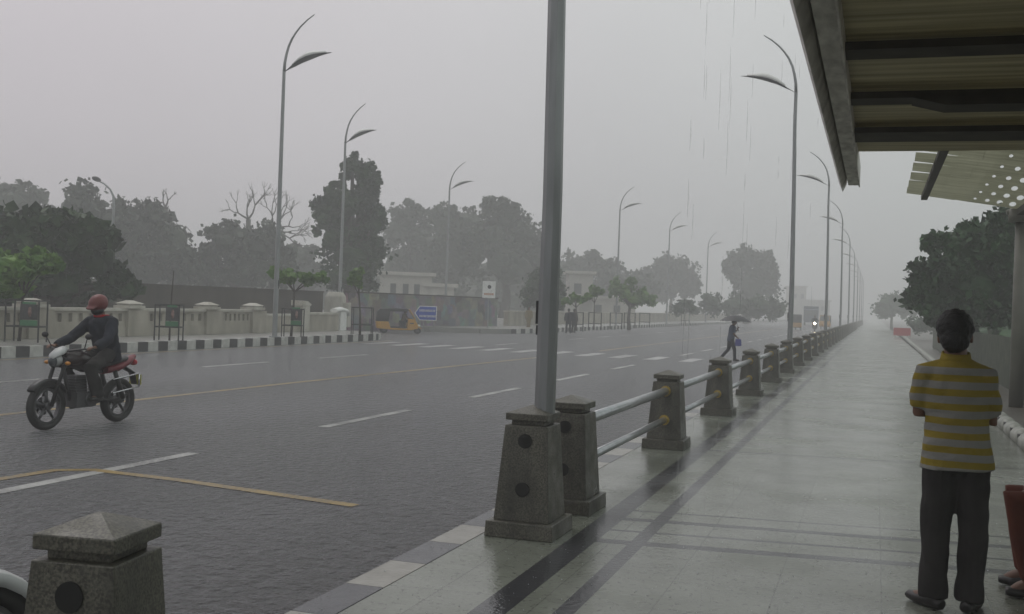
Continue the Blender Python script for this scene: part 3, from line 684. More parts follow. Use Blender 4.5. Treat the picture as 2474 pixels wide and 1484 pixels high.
# right-hand trees
tree('almond_tree', 'dark large-leaved tree at right behind the striped-shirt man', 34, [(2330,600,75,60),(2400,570,70,60),(2270,660,70,62),(2250,720,58,48),(2340,690,110,80),(2420,640,70,90),(2300,740,100,30),(2230,690,30,30),(2460,560,60,60),(2250,590,20,20),(2380,745,90,36),(2270,765,40,22),(2440,740,60,50),(2345,770,70,22)], 'fol_right', .22, 900, gz=.02, tr=.14, sub=14, core=.72)
tree('round_tree', 'small round hazy tree beside the vanishing end of the footpath', 150, [(2150,735,40,26),(2130,748,26,18),(2185,750,28,20)], 'fol_right', .7, 260, gz=.02, tr=.2)
tree('hedge', 'hazy green hedge beyond the red barrier at the right of the footpath', 85, [(2215,785,30,18),(2260,788,40,18),(2310,790,40,18),(2380,785,50,24)], 'fol_right', .3, 240, gz=.02, tr=0, cat='hedge')


# ------------------------------------------------------------------ tree guards, stakes, signs
def guard(label, gx, gy, w_=.74, h_=1.12, board=True, gz=.148, rz=R(18), tall=0):
    o = G(gx, gy, gz); t = thing('tree_guard', label, 'tree guard', o, rz, 'tree guards on the far footpath')
    for sx_ in (-1,1):
        for sy_ in (-1,1):
            mb = MB(); mb.box((sx_*w_/2, sy_*w_/2*.6, h_/2), (.035,.035,h_)); mb.build('leg', M['darkmetal'], t)
    for z in (.42, h_-.03):
        mb = MB()
        for sy_ in (-1,1): mb.box((0, sy_*w_/2*.6, z), (w_-.036,.025,.04))
        for sx_ in (-1,1): mb.box((sx_*w_/2, 0, z), (.025,w_*.6-.036,.04))
        mb.build('ring_bar', M['darkmetal'], t)
    if board:
        mb = MB(); mb.box((w_*.22,-w_*.3-.035,.82), (w_*.52,.02,.42)); p = mb.build('poster_panel', M['poster_dark'], t)
        mb = MB(); mb.tube([(w_*.26,-w_*.3-.05,.69),(w_*.25,-w_*.3-.05,.80),(w_*.25,-w_*.3-.05,.90),(w_*.25,-w_*.3-.05,.96)], [.03,.055,.045,.03], 8, (1,.12)); mb.build('printed_figure', M['pink'], p)
        mb = MB(); mb.box((w_*.22,-w_*.3-.035,.525), (w_*.52,.02,.15)); mb.build('green_panel', M['green'], t)
        mb = MB(); mb.box((w_*.22,-w_*.3-.035,1.06), (w_*.4,.02,.06)); mb.build('top_panel', M['green'], t)
    return t
M['poster_dark'] = mat('poster_dark', (.03,.028,.03), .4, var=.5, vs=12); M['pink'] = mat('poster_pink', (.22,.13,.115), .5, var=.5, vs=14)
M['orange'] = mat('poster_orange', (.45,.16,.06), .5)
guard('tree guard with green and printed panels round the bushy sapling at the far left', 62, 826, .9, 1.15)
guard('tree guard with a printed figure poster round the bare leaning stake', 407, 823)
guard('tree guard with a green panel round the wide flat-crowned sapling', 706, 814, .72, 1.05)
guard('tall dark barred tree guard beside the rounded white wall end', 874, 809, .82, 1.15, False)
for x, y, l in ((1391,801,'hazy tree guard under the flat-topped sapling right of the foreground pole'),(1436,798,'hazy tree guard under the slim three-clumped sapling'),
                (1487,796,'hazy tree guard at the foot of the fourth far lamp'),(1520,793,'faint tree guard left under the bushy twin street tree'),(1556,791,'faint tree guard right under the bushy twin street tree'),(1655,785,'faint tree guard under the small hazy sapling')):
    guard(l, x, y, .8, 1.15, False)
o = G(409, 823, .148); t = thing('stake', 'thin leafless dark stake rising from a tree guard left of the largest far lamp', 'stake', o)
mb = MB(); mb.tube([(0,0,0),(.0,0,.7),(.03,0,1.4),(.07,0,2.15)], [.032,.028,.02,.012], 7); mb.build('stem', M['trunk'], t)
# blue arrow sign with two lines of illegible white lettering
c = P(1028, 757, 60); g = Vector((c.x, c.y, -.1)); t = thing('direction_sign', 'blue arrow-shaped road sign with two white lines of writing, pointing left', 'road sign', g, YAW)
zc = c.z+.1; W_, H_ = 1.22, .80
mb = MB(); mb.extrude([(-W_/2, zc), (-W_/2+.28, zc+H_/2), (W_/2, zc+H_/2), (W_/2, zc-H_/2), (-W_/2+.28, zc-H_/2)], 1, -.02, .02); mb.build('panel', M['white'], t)
s_ = .045
mb = MB(); mb.extrude([(-W_/2+.06, zc), (-W_/2+.30, zc+H_/2-s_), (W_/2-s_, zc+H_/2-s_), (W_/2-s_, zc-H_/2+s_), (-W_/2+.30, zc-H_/2+s_)], 1, -.026, -.021); fld = mb.build('blue_field', M['blue'], t)
mb = MB(); rr = random.Random(3)
for zz in (zc+.135, zc-.165):
    x = -W_/2+.27
    while x < W_/2-.11:
        w_ = rr.choice((.04,.055,.07)); mb.box((x+w_/2, -.031, zz-.03), (w_, .006, .03)); mb.box((x+.012, -.031, zz+.01), (.02, .006, .11)); mb.box((x+w_*.6, -.031, zz+.045), (w_*.8, .006, .028))
        if rr.random() < .5: mb.box((x+w_-.01, -.031, zz), (.016, .006, .09))
        x += w_+.016
mb.build('lettering', M['white'], fld)
for xx in (-.1, .45):
    mb = MB(); mb.box((xx, .05, (zc-H_/2+.3)/2), (.06,.06,zc-H_/2+.3)); mb.build('post', M['pole'], t)
c = P(1181, 700, 66); g = Vector((c.x, c.y, -.1)); t = thing('sign_board', 'white upright sign board with a dark emblem and orange band, above the poster wall', 'sign', g, YAW); zc = c.z+.1
mb = MB(); mb.box((0,0,zc), (.78,.05,1.02)); p = mb.build('board', M['white'], t)
mb = MB(); mb.tube([(.02,-.03,zc+.16),(.02,-.034,zc+.16)], [.12,.12], 8); mb.build('emblem', M['ink'], p)
mb = MB()
for k in range(5): mb.box((-.24+.12*k, -.031, zc-.27), (.085,.006,.11))
mb.build('lettering', M['orange'], p)
mb = MB(); mb.box((0,.04,zc/2-.25), (.07,.07,zc-.5)); mb.build('post', M['pole'], t)
c = P(228, 434, 58); g = Vector((c.x, c.y, .148)); t = thing('old_street_lamp', 'old street lamp with a bulbous dark head on a curved arm among left trees', 'street lamp', P(271,600,58)*1, YAW)
b0 = P(271, 600, 58); t.location = (b0.x, b0.y, .148); zz = lambda y: P(271,y,58).z-.148; sx_ = 58/FOC
mb = MB(); mb.tube([(0,0,0),(0,0,zz(500)),(-.03,0,zz(475)),(-10*sx_,0,zz(458)),(-25*sx_,0,zz(445)),(-36*sx_,0,zz(440))], [.1,.07,.06,.05,.045,.04], 8); mb.build('pole', M['pole'], t)
mb = MB(); Mr = Matrix.Rotation(R(18), 3, 'Y'); mb.ell((-44*sx_,0,zz(434.5)), (.26,.15,.13), 12, 8, Mr); mb.build('lamp_head', M['ink'], t)
# red barrier and a picket fence at the right edge
o = G(2178, 816, 0); t = thing('barrier', 'small red and white barricade standing at the right edge of the path', 'barrier', o, R(12))
k_ = (o - Vector((0,0,EYE))).dot(f_)/FOC
mb = MB(); mb.box((0,0,14*k_), (40*k_,.06,19*k_)); mb.build('panel', M['red'], t, .01)
for xx in (-16, 16):
    mb = MB(); mb.box((xx*k_,0,3*k_), (.06,.3,6*k_)); mb.build('leg', M['white'], t)
M['fencegreen'] = mat('pale_green_fence_paint', (.05,.064,.044), .6, c2=(.10,.115,.08), vs=3)
o = Vector((3.05, 14, .02)); t = thing('picket_fence', 'pale green picket fence along the planted strip behind the striped-shirt man', 'fence', o)
mb = MB()
for z in (.18, 1.22): mb.box((0, 23, z), (.05, 54, .05))
mb.build('rail', M['fencegreen'], t)
mb = MB()
for k in range(360): mb.box((-.03, -3.9+.15*k, .68), (.02,.07,1.22))
mb.build('picket_row', M['fencegreen'], t)
for k in range(10):
    mb = MB(); mb.box((.06, -4+6*k, .7), (.11,.11,1.4)); mb.build('post', M['fencegreen'], t)
t = thing('hedge', 'dense dark green hedge behind the pale green picket fence', 'hedge', (5.2, 30, .02))
bl = [(Vector((4.6+rnd.uniform(0,1.5), 15+1.6*k, .7)), (1.2,1.3,rnd.uniform(.8,1.2))) for k in range(24)]
crown(t, bl, Vector((5.2,30,.02)), M['fol_right'], .16, 260, .8, 8, 'foliage')

# ------------------------------------------------------------------ people
from mathutils import noise as mnoise
def wrinkle(o, amp, sc_, seed=0.0, oct=2):
    me = o.data; me.update()
    for v in me.vertices:
        p = Vector((v.co.x*sc_[0]+seed, v.co.y*sc_[1], v.co.z*sc_[2]))
        v.co += v.normal*amp*(abs(mnoise.noise(p))*1.6 - .45 + .5*mnoise.noise(p*2.3))
    me.update(); return o
def lerp(a, b, t): return Vector(a).lerp(Vector(b), t)
def figure(t, J, vox=.012, fing=.008, skin=None):
    """one continuous body from the pose J (x right, y forward, z up)"""
    mb = MB(); V = {k: Vector(v) for k, v in J.items() if isinstance(v, tuple)}
    mb.tube([V['pelvis']-Vector((0,0,.06)), V['pelvis'], lerp(V['pelvis'],V['neck'],.35), lerp(V['pelvis'],V['neck'],.7), lerp(V['pelvis'],V['neck'],.92), V['neck']],
            [(.13,.095),(.155,.11),(.14,.10),(.165,.115),(.15,.09),(.062,.062)], 18)
    up = (V['head']-V['neck']).normalized()
    mb.tube([V['neck']-up*.03, V['head']], [.058*J.get('hs',1),.055*J.get('hs',1)], 12)
    F = Vector(J.get('face', (0,1,0))); F = (F - up*F.dot(up)).normalized(); S = F.cross(up)
    Mh = Matrix((S, F, up)).transposed(); H = V['head']
    hs_ = J.get('hs', 1); Mh = Mh*1 if hs_ == 1 else Mh @ Matrix.Scale(hs_, 3)
    def h(x, y, z): return H + Mh @ Vector((x, y, z))
    mb.ell(h(0,-.005,.045), (.076,.094,.098), 16, 12, Mh); mb.ell(h(0,.03,-.03), (.058,.062,.072), 14, 10, Mh)
    mb.tube([h(0,.085,.035), h(0,.108,-.005)], [.010,.018], 8); mb.tube([h(-.03,.082,.052), h(.03,.082,.052)], .012, 8)
    mb.tube([h(-.022,.088,-.042), h(.022,.088,-.042)], .011, 8)
    for s in (-1,1): mb.ell(h(s*.078,.004,.008), (.010,.021,.031), 8, 6, Mh)
    for s in 'LR':
        mb.tube([lerp(V['neck'],V['sh'+s],.55)-up*.02, V['sh'+s], lerp(V['sh'+s],V['el'+s],.5), V['el'+s], lerp(V['el'+s],V['ha'+s],.35), V['ha'+s]], [.06,.056,.047,.038,.04,.026], 12)
        mb.tube([V['pelvis']+Vector((.02 if s == 'R' else -.02,0,-.02)), V['hip'+s], lerp(V['hip'+s],V['kn'+s],.5), V['kn'+s], lerp(V['kn'+s],V['an'+s],.3), V['an'+s]], [.08,.088,.075,.054,.055,.036], 12)
        to = V['toe'+s]; mb.tube([V['an'+s]-(to-V['an'+s])*.25+Vector((0,0,-.02)), V['an'+s]+Vector((0,0,-.03)), lerp(V['an'+s],to,.6)+Vector((0,0,-.012)), to], [.034,.04,.04,.026], 10)
        # palm, four unequal bent fingers and a thumb
        d = (V['ha'+s]-V['el'+s]).normalized(); d = Vector(J.get('dir'+s, d)).normalized(); nrm = Vector(J.get('palm'+s, (0,0,-1))); nrm = (nrm-d*nrm.dot(d)).normalized(); sd = d.cross(nrm)
        w0 = V['ha'+s]; mb.tube([w0-d*.01, w0+d*.05, w0+d*.085], [(.026,.018),(.038,.016),(.036,.014)], 10)
        sg = 1 if sd.dot(Vector(J.get('thumb'+s, (0,0,1)))) > 0 else -1
        for q, (off, ln) in enumerate(((.030,.068),(.010,.078),(-.010,.072),(-.028,.056))):
            b0 = w0+d*.08+sd*sg*off; c1 = J.get('curl', .5); d1 = (d+nrm*c1*.5).normalized(); d2 = (d+nrm*c1*1.6).normalized(); d3 = (d*.3+nrm*c1*2).normalized()
            mb.tube([b0, b0+d1*ln*.45, b0+d1*ln*.45+d2*ln*.32, b0+d1*ln*.45+d2*ln*.32+d3*ln*.23], [fing*1.15,fing*1.1,fing,fing*.85], 7)
        b0 = w0+d*.025+sd*sg*.03; td = (d*.7+sd*sg*.8+nrm*.3).normalized(); mb.tube([b0, b0+td*.032, b0+td*.032+(d+nrm*.5).normalized()*.028], [fing*1.5,fing*1.3,fing], 7)
    return fuse(mb, 'body', skin or M['skin'], t, vox, 3), Mh, H
def shirt(t, J, m, name='shirt', sleeve=.85, hem=-.10, fat=0, vox=.012, w_=None):
    mb = MB(); V = {k: Vector(v) for k, v in J.items() if isinstance(v, tuple)}; ax = (V['neck']-V['pelvis'])
    pr = w_ or [(.165,.125),(.172,.130),(.165,.122),(.182,.130),(.172,.108),(.085,.078)]
    mb.tube([V['pelvis']+ax.normalized()*hem, V['pelvis'], lerp(V['pelvis'],V['neck'],.35), lerp(V['pelvis'],V['neck'],.7), lerp(V['pelvis'],V['neck'],.93), V['neck']+ax.normalized()*.005], [(a+fat, b+fat) for a, b in pr], 20)
    for s in 'LR':
        e_ = lerp(V['sh'+s],V['el'+s],min(1, sleeve)); pts = [lerp(V['neck'],V['sh'+s],.45)-ax.normalized()*.03, V['sh'+s], lerp(V['sh'+s],e_,.5), e_]; rr_ = [.075,.072,.064,.060]
        if sleeve > 1: pts += [lerp(V['el'+s],V['ha'+s],.5), lerp(V['el'+s],V['ha'+s],.97)]; rr_ = [.075,.070,.060,.054,.048,.038]
        mb.tube(pts, [q+fat*.6 for q in rr_], 14)
    return fuse(mb, name, m, t, vox, 4)
def trousers(t, J, m, flare=.075, vox=.012, name='trousers', w_=.165, stop=1.0, dp=.125):
    mb = MB(); V = {k: Vector(v) for k, v in J.items() if isinstance(v, tuple)}
    mb.tube([V['pelvis']+Vector((0,0,.05)), V['pelvis']-Vector((0,0,.02)), (V['hipL']+V['hipR'])/2-Vector((0,0,.05))], [(w_,dp),(w_+.008,dp+.008),(w_-.02,dp-.02)], 18)
    for s in 'LR':
        an = lerp(V['kn'+s], V['an'+s], stop)
        mb.tube([V['hip'+s]+Vector((0,0,.03)), lerp(V['hip'+s],V['kn'+s],.45), V['kn'+s], lerp(V['kn'+s],an,.5), an-Vector((0,0,.02))], [.102,.096,flare+.008,flare,flare], 14)
    return fuse(mb, name, m, t, vox, 4)
def shoes(t, J, m, vox=.010):
    for s in 'LR':
        a, to = Vector(J['an'+s]), Vector(J['toe'+s]); d = (to-a); d.z = 0; d.normalize(); z = to.z
        mb = MB(); mb.tube([Vector((a.x,a.y,z))-d*.075, Vector((a.x,a.y,z+.012)), lerp((a.x,a.y,z),to,.6), to+d*.03], [(.034,.034),(.044,.05),(.05,.038),(.034,.026)], 12)
        mb.tube([Vector((a.x,a.y,z+.02))-d*.02, a+Vector((0,0,.0))], [.045,.044], 10)
        fuse(mb, 'shoe', m, t, vox, 3)
def hair(t, Mh, H, m, name='hair', vox=.01, low=-.035):
    mb = MB()
    mb.ell(H + Mh @ Vector((0,-.022,.058)), (.092,.100,.100), 16, 12, Mh); mb.ell(H + Mh @ Vector((0,-.052,.0)), (.076,.066,.075), 14, 10, Mh)
    return fuse(mb, name, m, t, vox, 2)
def eyes(t, Mh, H):
    mb = MB()
    for s in (-1,1): mb.ell(H + Mh @ Vector((s*.032,.083,.033)), (.013,.008,.009), 8, 6, Mh)
    mb.build('eyes', M['white'], t)
def cloth(name, c, c2=None, **k): return mat(name, c, .8, c2=c2, vs=k.get('vs',5), bump=k.get('bump',.35), bs=k.get('bs',9), spec=.2)
M['navy'] = cloth('dark_navy_cloth', (.014,.016,.024), (.024,.027,.038)); M['bluegrey'] = cloth('slate_blue_shirt', (.05,.065,.105), (.075,.095,.14))
M['char'] = cloth('charcoal_trousers', (.018,.017,.017), (.034,.032,.031), stretch=1); M['shoe'] = mat('black_leather', (.012,.011,.011), .35)
M['khaki'] = cloth('khaki_cloth', (.16,.12,.05), (.22,.17,.08)); M['rust'] = cloth('rust_red_cloth', (.075,.018,.010), (.12,.032,.016)); M['brownc'] = cloth('brown_cloth', (.075,.042,.022), (.11,.065,.035))
M['redcloth'] = cloth('red_scarf', (.40,.02,.025))
# horizontally striped shirt
m, n, b, v, X, Y = ground_mat('striped_jersey'); L = m.node_tree.links.new
sp = m.node_tree.nodes.new('ShaderNodeSeparateXYZ'); L(v, sp.inputs[0])
zw = n.m('ADD', sp.outputs['Z'], n.m('MULTIPLY', n.m('SUBTRACT', n.noise(v, 3.2, 2), .5), .02))
fr = n.m('FRACT', n.m('DIVIDE', n.m('ADD', zw, 1.0), .0815))
yel, gry = n.mix(n.noise(v, 8), (.20,.15,.018), (.26,.20,.025)), (.215,.215,.20)
st = n.mix(n.m('GREATER_THAN', fr, .52), gry, yel); st = n.mix(n.m('GREATER_THAN', sp.outputs['Z'], 1.405), st, yel)
L(st, b.inputs['Base Color']); b.inputs['Roughness'].default_value = .85; b.inputs['Specular IOR Level'].default_value = .2
L(n.bump(n.noise(v, 5.5, 3, (1,1,1.8)), .5, .05, n.bump(n.noise(v, 220, 2), .1, .002)), b.inputs['Normal']); M['striped'] = m

# man under the canopy, seen from behind, arms folded
J = dict(pelvis=(-.015,.0,.90), neck=(-.04,.0,1.445), head=(-.045,.015,1.562), face=(.12,1,-.02), shL=(-.205,-.005,1.365), shR=(.122,-.01,1.355), elL=(-.228,.035,1.13), elR=(.172,.04,1.10),
  haL=(0,.235,1.15), haR=(-.13,.25,1.19), hipL=(-.108,0,.86), hipR=(.076,0,.86), knL=(-.112,.015,.49), knR=(.09,.01,.49), anL=(-.115,-.005,.085), anR=(.08,-.005,.085), toeL=(-.22,.13,.035), toeR=(.145,.15,.035),
  palmL=(0,1,0), palmR=(0,-1,0), thumbL=(0,0,1), thumbR=(0,0,1), curl=.6, hs=1.13)
fp = G(2303, 1474, 0); man = thing('person', 'standing man seen from behind in a yellow and grey striped shirt, arms folded', 'person', (fp.x, fp.y, 0), R(2))
bd, Mh, H = figure(man, J, .009, .0085)
wrinkle(hair(man, Mh, H, M['hair']), .007, (38,38,38)); eyes(man, Mh, H)
sw = [(.206,.155),(.196,.148),(.172,.128),(.182,.132),(.165,.108),(.08,.076)]
so_ = wrinkle(shirt(man, J, M['striped'], sleeve=.88, hem=-.085, vox=.010, w_=sw), .011, (4.5,4,7), 3)
mb = MB(); nk = Vector(J['neck'])
mb.loft([[(nk.x+rx*math.cos(a), nk.y+ry*math.sin(a), nk.z+z+.012*math.sin(a)) for a in [2*math.pi*q/18 for q in range(18)]] for rx, ry, z in ((.098,.088,-.035),(.084,.078,.015),(.078,.072,.045),(.072,.066,.04),(.074,.07,.0))], True, False)
mb.build('collar', M['striped'], man)
wrinkle(trousers(man, dict(J, hipL=(-.10,0,.84), hipR=(.068,0,.84)), M['char'], .079, .010, w_=.155, dp=.11), .012, (7,7,4.5), 8); shoes(man, J, M['shoe'])

# walker under the umbrella, crossing to the right
J = dict(pelvis=(0,0,.86), neck=(0,.07,1.40), head=(0,.115,1.52), face=(0,1,-.25), shL=(-.17,.06,1.32), shR=(.17,.06,1.32), elL=(-.20,.10,1.05), elR=(.20,.08,1.06), haL=(-.10,.27,1.24), haR=(.16,.22,.93),
  hipL=(-.09,0,.83), hipR=(.09,0,.83), knL=(-.10,-.06,.45), knR=(.10,.14,.46), anL=(-.10,-.33,.14), anR=(.10,.16,.09), toeL=(-.10,-.22,.05), toeR=(.10,.32,.035), palmL=(1,0,0), palmR=(-1,0,0), thumbL=(0,0,1), thumbR=(0,1,0), curl=.9, dirL=(.2,.3,1))
def umbrella_walker():
    o = G(1763, 872, ROADZ); t = thing('person', 'person in slate blue shirt and dark trousers walking across the road under an umbrella', 'person', o, R(-72))
    bd, Mh, H = figure(t, J, .014, .011); hair(t, Mh, H, M['hair'], vox=.014); shirt(t, J, M['bluegrey'], sleeve=.8, fat=.012, vox=.014); trousers(t, J, M['navy'], .064, .014); shoes(t, J, M['shoe'], .014)
    u = thing('umbrella', 'open black umbrella held low over the person crossing the road', 'umbrella', o, R(-72))
    A = Vector((-.05,.16,1.56)); mb = MB(); n = 32; rings = []
    for k in range(7):
        f = k/6; rr_ = .60*f+.004; ring = []
        for q in range(n):
            a = 2*math.pi*q/n; sc_ = 1 - .05*f*abs(math.sin(4*a)); z = .25*(1-f**1.9) + .022*f*f*(abs(math.sin(4*a)))
            ring.append((A.x+rr_*sc_*math.cos(a), A.y+rr_*sc_*math.sin(a), A.z+z+.05*f*math.sin(a)*0))
        rings.append(ring)
    mb.loft(rings, False, False); cn = mb.build('canopy', M['umb'], u); s = cn.modifiers.new('s','SOLIDIFY'); s.thickness = .006
    mb = MB(); mb.tube([(-.06,.285,1.22),(A.x,A.y,A.z+.29)], .008, 8); mb.build('shaft', M['chrome'], u)
    mb = MB(); mb.tube([(-.065,.295,1.17),(-.06,.284,1.27)], .018, 8); mb.build('handle', M['black'], u)
    for q in range(8):
        a = 2*math.pi*(q+.0)/8; mb = MB(); mb.tube([A+Vector((.05*math.cos(a),.05*math.sin(a),.235)), A+Vector((.35*math.cos(a),.35*math.sin(a),.16)), A+Vector((.59*math.cos(a),.59*math.sin(a),-.008))], .006, 6); mb.build('rib', M['darkmetal'], u)
    t.scale = u.scale = (.92,)*3
    b = thing('bag', 'small blue bag hanging from the hand of the umbrella walker', 'bag', o, R(-72))
    mb = MB(); mb.frustum((.17,.26,.60), .10,.26,.08,.22,.27); mb.build('pouch', M['bag'], b, .02)
    mb = MB(); mb.tube([(.17,.18,.86),(.165,.225,.93),(.17,.32,.86)], .008, 6); mb.build('handle', M['bag'], b); b.scale = (.92,)*3
M['umb'] = mat('black_umbrella_cloth', (.018,.018,.022), .5, c2=(.03,.03,.036), vs=3); M['bag'] = mat('blue_bag', (.05,.055,.26), .5)
umbrella_walker()
# two dark figures and a khaki figure by the junction
def stand(label, o, rz, top, bot, sep=.12, arm=.25):
    J = dict(pelvis=(0,0,.88), neck=(0,.01,1.42), head=(0,.03,1.54), face=(0,1,0), shL=(-.18,0,1.34), shR=(.18,0,1.34), elL=(-arm,.0,1.08), elR=(arm,.0,1.08), haL=(-arm+.02,.12,.86), haR=(arm-.02,.12,.86),
      hipL=(-.09,0,.84), hipR=(.09,0,.84), knL=(-sep,.06,.46), knR=(sep,.02,.46), anL=(-sep-.01,0,.09), anR=(sep+.01,-.1,.09), toeL=(-sep-.04,.15,.035), toeR=(sep+.04,.05,.035), palmL=(1,0,0), palmR=(-1,0,0), thumbL=(0,1,0), thumbR=(0,1,0), curl=.4)
    t = thing('person', label, 'person', o, rz); bd, Mh, H = figure(t, J, .018, .012); hair(t, Mh, H, M['hair'], vox=.016); shirt(t, J, top, sleeve=1.2, fat=.02, vox=.018); trousers(t, J, bot, .07, .018); shoes(t, J, M['shoe'], .016); t.scale = (.88,)*3; return t
stand('person in dark clothes standing by the kerb right of the foreground pole', G(1372, 806, 0), R(25), M['navy'], M['navy'])
stand('person in dark clothes close behind another at the kerb, nearer the sapling', G(1385, 805, 0), R(-20), M['navy'], M['char'])
stand('person in khaki standing before the street tree left of the foreground pole', G(1276, 796, 0), R(200), M['khaki'], M['khaki'], .07)
# seated person at the right edge, only a bent leg in view
J = dict(pelvis=(0,0,.56), neck=(.0,.04,1.11), head=(0,.07,1.23), face=(0,1,0), shL=(-.18,.02,1.03), shR=(.18,.02,1.03), elL=(-.24,.08,.77), elR=(.24,.08,.77), haL=(-.14,.30,.675), haR=(.14,.30,.675), hipL=(-.09,.02,.55), hipR=(.09,.02,.55),
  knL=(-.13,.43,.585), knR=(.13,.43,.585), anL=(-.14,.30,.135), anR=(.14,.34,.135), toeL=(-.16,.43,.035), toeR=(.16,.48,.035), palmL=(0,0,-1), palmR=(0,0,-1), thumbL=(1,0,0), thumbR=(-1,0,0), curl=.5)
kn = P(2432, 1215, 6.75); t = thing('person', 'person in rust red clothes seated at the right edge, only bent legs in view', 'person', (kn.x+.48, kn.y+.05, 0), R(82))
bd, Mh, H = figure(t, J, .012, .009); hair(t, Mh, H, M['hair']); eyes(t, Mh, H); shirt(t, J, M['rust'], sleeve=1.2, fat=.01); trousers(t, J, M['rust'], .078, .012, stop=.97, name='trousers'); shoes(t, J, M['shoe'])
t2 = thing('bench', 'plain bench under the seated person at the right edge', 'bench', (kn.x+.62, kn.y, 0), 0)
mb = MB(); mb.box((.02,0,.425), (.5,1.6,.06)); mb.build('seat', M['brownc'], t2, .01)
for yy in (-.65,.65):
    mb = MB(); mb.box((.08,yy,.197), (.3,.08,.394)); mb.build('leg', M['darkmetal'], t2)

# ------------------------------------------------------------------ motorbikes (forward = +y)
def wheel(t, y, r, wd, name):
    w_ = MB()
    n = 28
    for j in range(n):
        pass
    mj, mn = r-.045, .045
    rings = []
    for q in range(n+1):
        a = 2*math.pi*q/n; c_, s_ = math.cos(a), math.sin(a)
        rings.append([(wd*math.cos(2*math.pi*k/10), y+(mj+mn*math.sin(2*math.pi*k/10))*c_, r+(mj+mn*math.sin(2*math.pi*k/10))*s_) for k in range(10)])
    w_.loft(rings, True, False); ty = w_.build(name, M['rubber'], t)
    rm = MB(); rings = []
    for q in range(n+1):
        a = 2*math.pi*q/n; c_, s_ = math.cos(a), math.sin(a)
        rings.append([(x, y+rr_*c_, r+rr_*s_) for x, rr_ in ((-.03,r-.085),(.03,r-.085),(.03,r-.108),(-.03,r-.108))])
    rm.loft(rings, False, False)
    for k in range(5):
        a = 2*math.pi*k/5+.3; c_, s_ = math.cos(a), math.sin(a); rm.tube([(0,y+.03*c_,r+.03*s_),(0,y+(r-.10)*c_,r+(r-.10)*s_)], [.024,.016], 8)
    rm.tube([(-.06,y,r),(.06,y,r)], .045, 12); rm.build('rim', M['engine'], ty)
    dk = MB(); dk.tube([(.05,y,r),(.056,y,r)], [.12,.12], 20); dk.build('brake_disc', M['chrome'], ty)
def motorbike(label, o, rz, cowl):
    t = thing('motorbike', label, 'motorbike', o, rz, 'motorbikes')
    wheel(t, .63, .305, .048, 'front_wheel'); wheel(t, -.62, .30, .058, 'rear_wheel')
    mb = MB()
    for s in (-1,1): mb.tube([(s*.085,.63,.305),(s*.085,.47,.72),(s*.085,.40,.90)], [.026,.024,.022], 10)
    mb.box((0,.44,.80),(.22,.06,.04)); mb.build('front_fork', M['black'], t)
    mb = MB(); pts = arc_pts((0,0,0), 1, 0, 1, 1)
    rg = []
    for k in range(9):
        a = R(38+14*k); rr_ = .345; rg.append([(x, .63+(rr_-dz)*math.cos(a), .305+(rr_-dz)*math.sin(a)) for x, dz in ((-.065,.05),(-.05,.0),(.05,.0),(.065,.05))])
    mb.loft(rg); mb.build('front_fender', cowl, t)
    mb = MB(); mb.tube([(0,.40,.86),(0,.05,.74),(0,-.35,.70),(0,-.72,.80)], [.035,.04,.035,.025], 8); mb.tube([(0,.38,.80),(0,.24,.36),(0,-.10,.30)], .028, 8); mb.tube([(0,-.10,.62),(0,-.14,.32)], .03, 8)
    for s in (-1,1): mb.tube([(s*.10,-.62,.30),(s*.09,-.14,.34)], .024, 8); mb.tube([(s*.13,-.58,.33),(s*.12,-.42,.70)], [.034,.03], 10)
    mb.build('frame', M['black'], t)
    mb = MB(); mb.box((0,.08,.36),(.26,.34,.20)); mb.frustum((0,.14,.45),.20,.20,.16,.18,.22); mb.tube([(-.16,.02,.36),(.17,.02,.36)], .10, 14)
    for k in range(5): mb.box((0,.15,.49+.034*k),(.24,.24,.012))
    mb.build('engine', M['engine'], t, .006)
    mb = MB()
    mb.loft([[(w_*math.cos(a), y, z+h_*math.sin(a)) for a in [2*math.pi*q/14 for q in range(14)]] for y, z, w_, h_ in ((.40,.86,.07,.06),(.34,.885,.13,.11),(.18,.88,.155,.135),(.02,.845,.14,.12),(-.12,.79,.10,.075),(-.18,.775,.05,.03))])
    mb.build('fuel_tank', M['bikepaint'], t)
    mb = MB(); mb.loft([[(w_*math.cos(a), y, z+h_*math.sin(a)) for a in [2*math.pi*q/12 for q in range(12)]] for y, z, w_, h_ in ((-.08,.785,.09,.03),(-.2,.79,.13,.045),(-.45,.82,.13,.05),(-.68,.86,.11,.045),(-.74,.87,.06,.02))]); mb.build('seat', M['black'], t)
    mb = MB(); mb.loft([[(w_*math.cos(a), y, z+h_*math.sin(a)) for a in [2*math.pi*q/12 for q in range(12)]] for y, z, w_, h_ in ((-.30,.72,.12,.06),(-.55,.75,.13,.07),(-.78,.82,.09,.055),(-.90,.88,.05,.03))]); mb.build('tail_cowl', M['darkred'], t)
    mb = MB(); mb.ell((0,-.90,.80),(.07,.04,.045)); mb.build('tail_light', M['red'], t)
    mb = MB(); mb.tube([(0,-.70,.74),(0,-.88,.66),(0,-.93,.50)], [.07,.06,.05], 8, (1,.3)); mb.build('rear_fender', M['black'], t)
    mb = MB(); mb.box((0,-.955,.56),(.20,.012,.14)); mb.build('number_plate', M['plate'], t)
    mb = MB(); mb.ell((0,.49,.87),(.085,.08,.085)); mb.loft([[(w_*math.cos(a), y, z+h_*max(-.2,math.sin(a))) for a in [2*math.pi*q/14 for q in range(14)]] for y, z, w_, h_ in ((.575,.90,.04,.02),(.53,.93,.085,.05),(.45,.965,.10,.065),(.38,1.0,.08,.05))]); mb.build('headlight_cowl', M['silver'], t)
    mb = MB(); mb.ell((0,.548,.86),(.07,.035,.072)); mb.build('headlight', M['glass'], t)
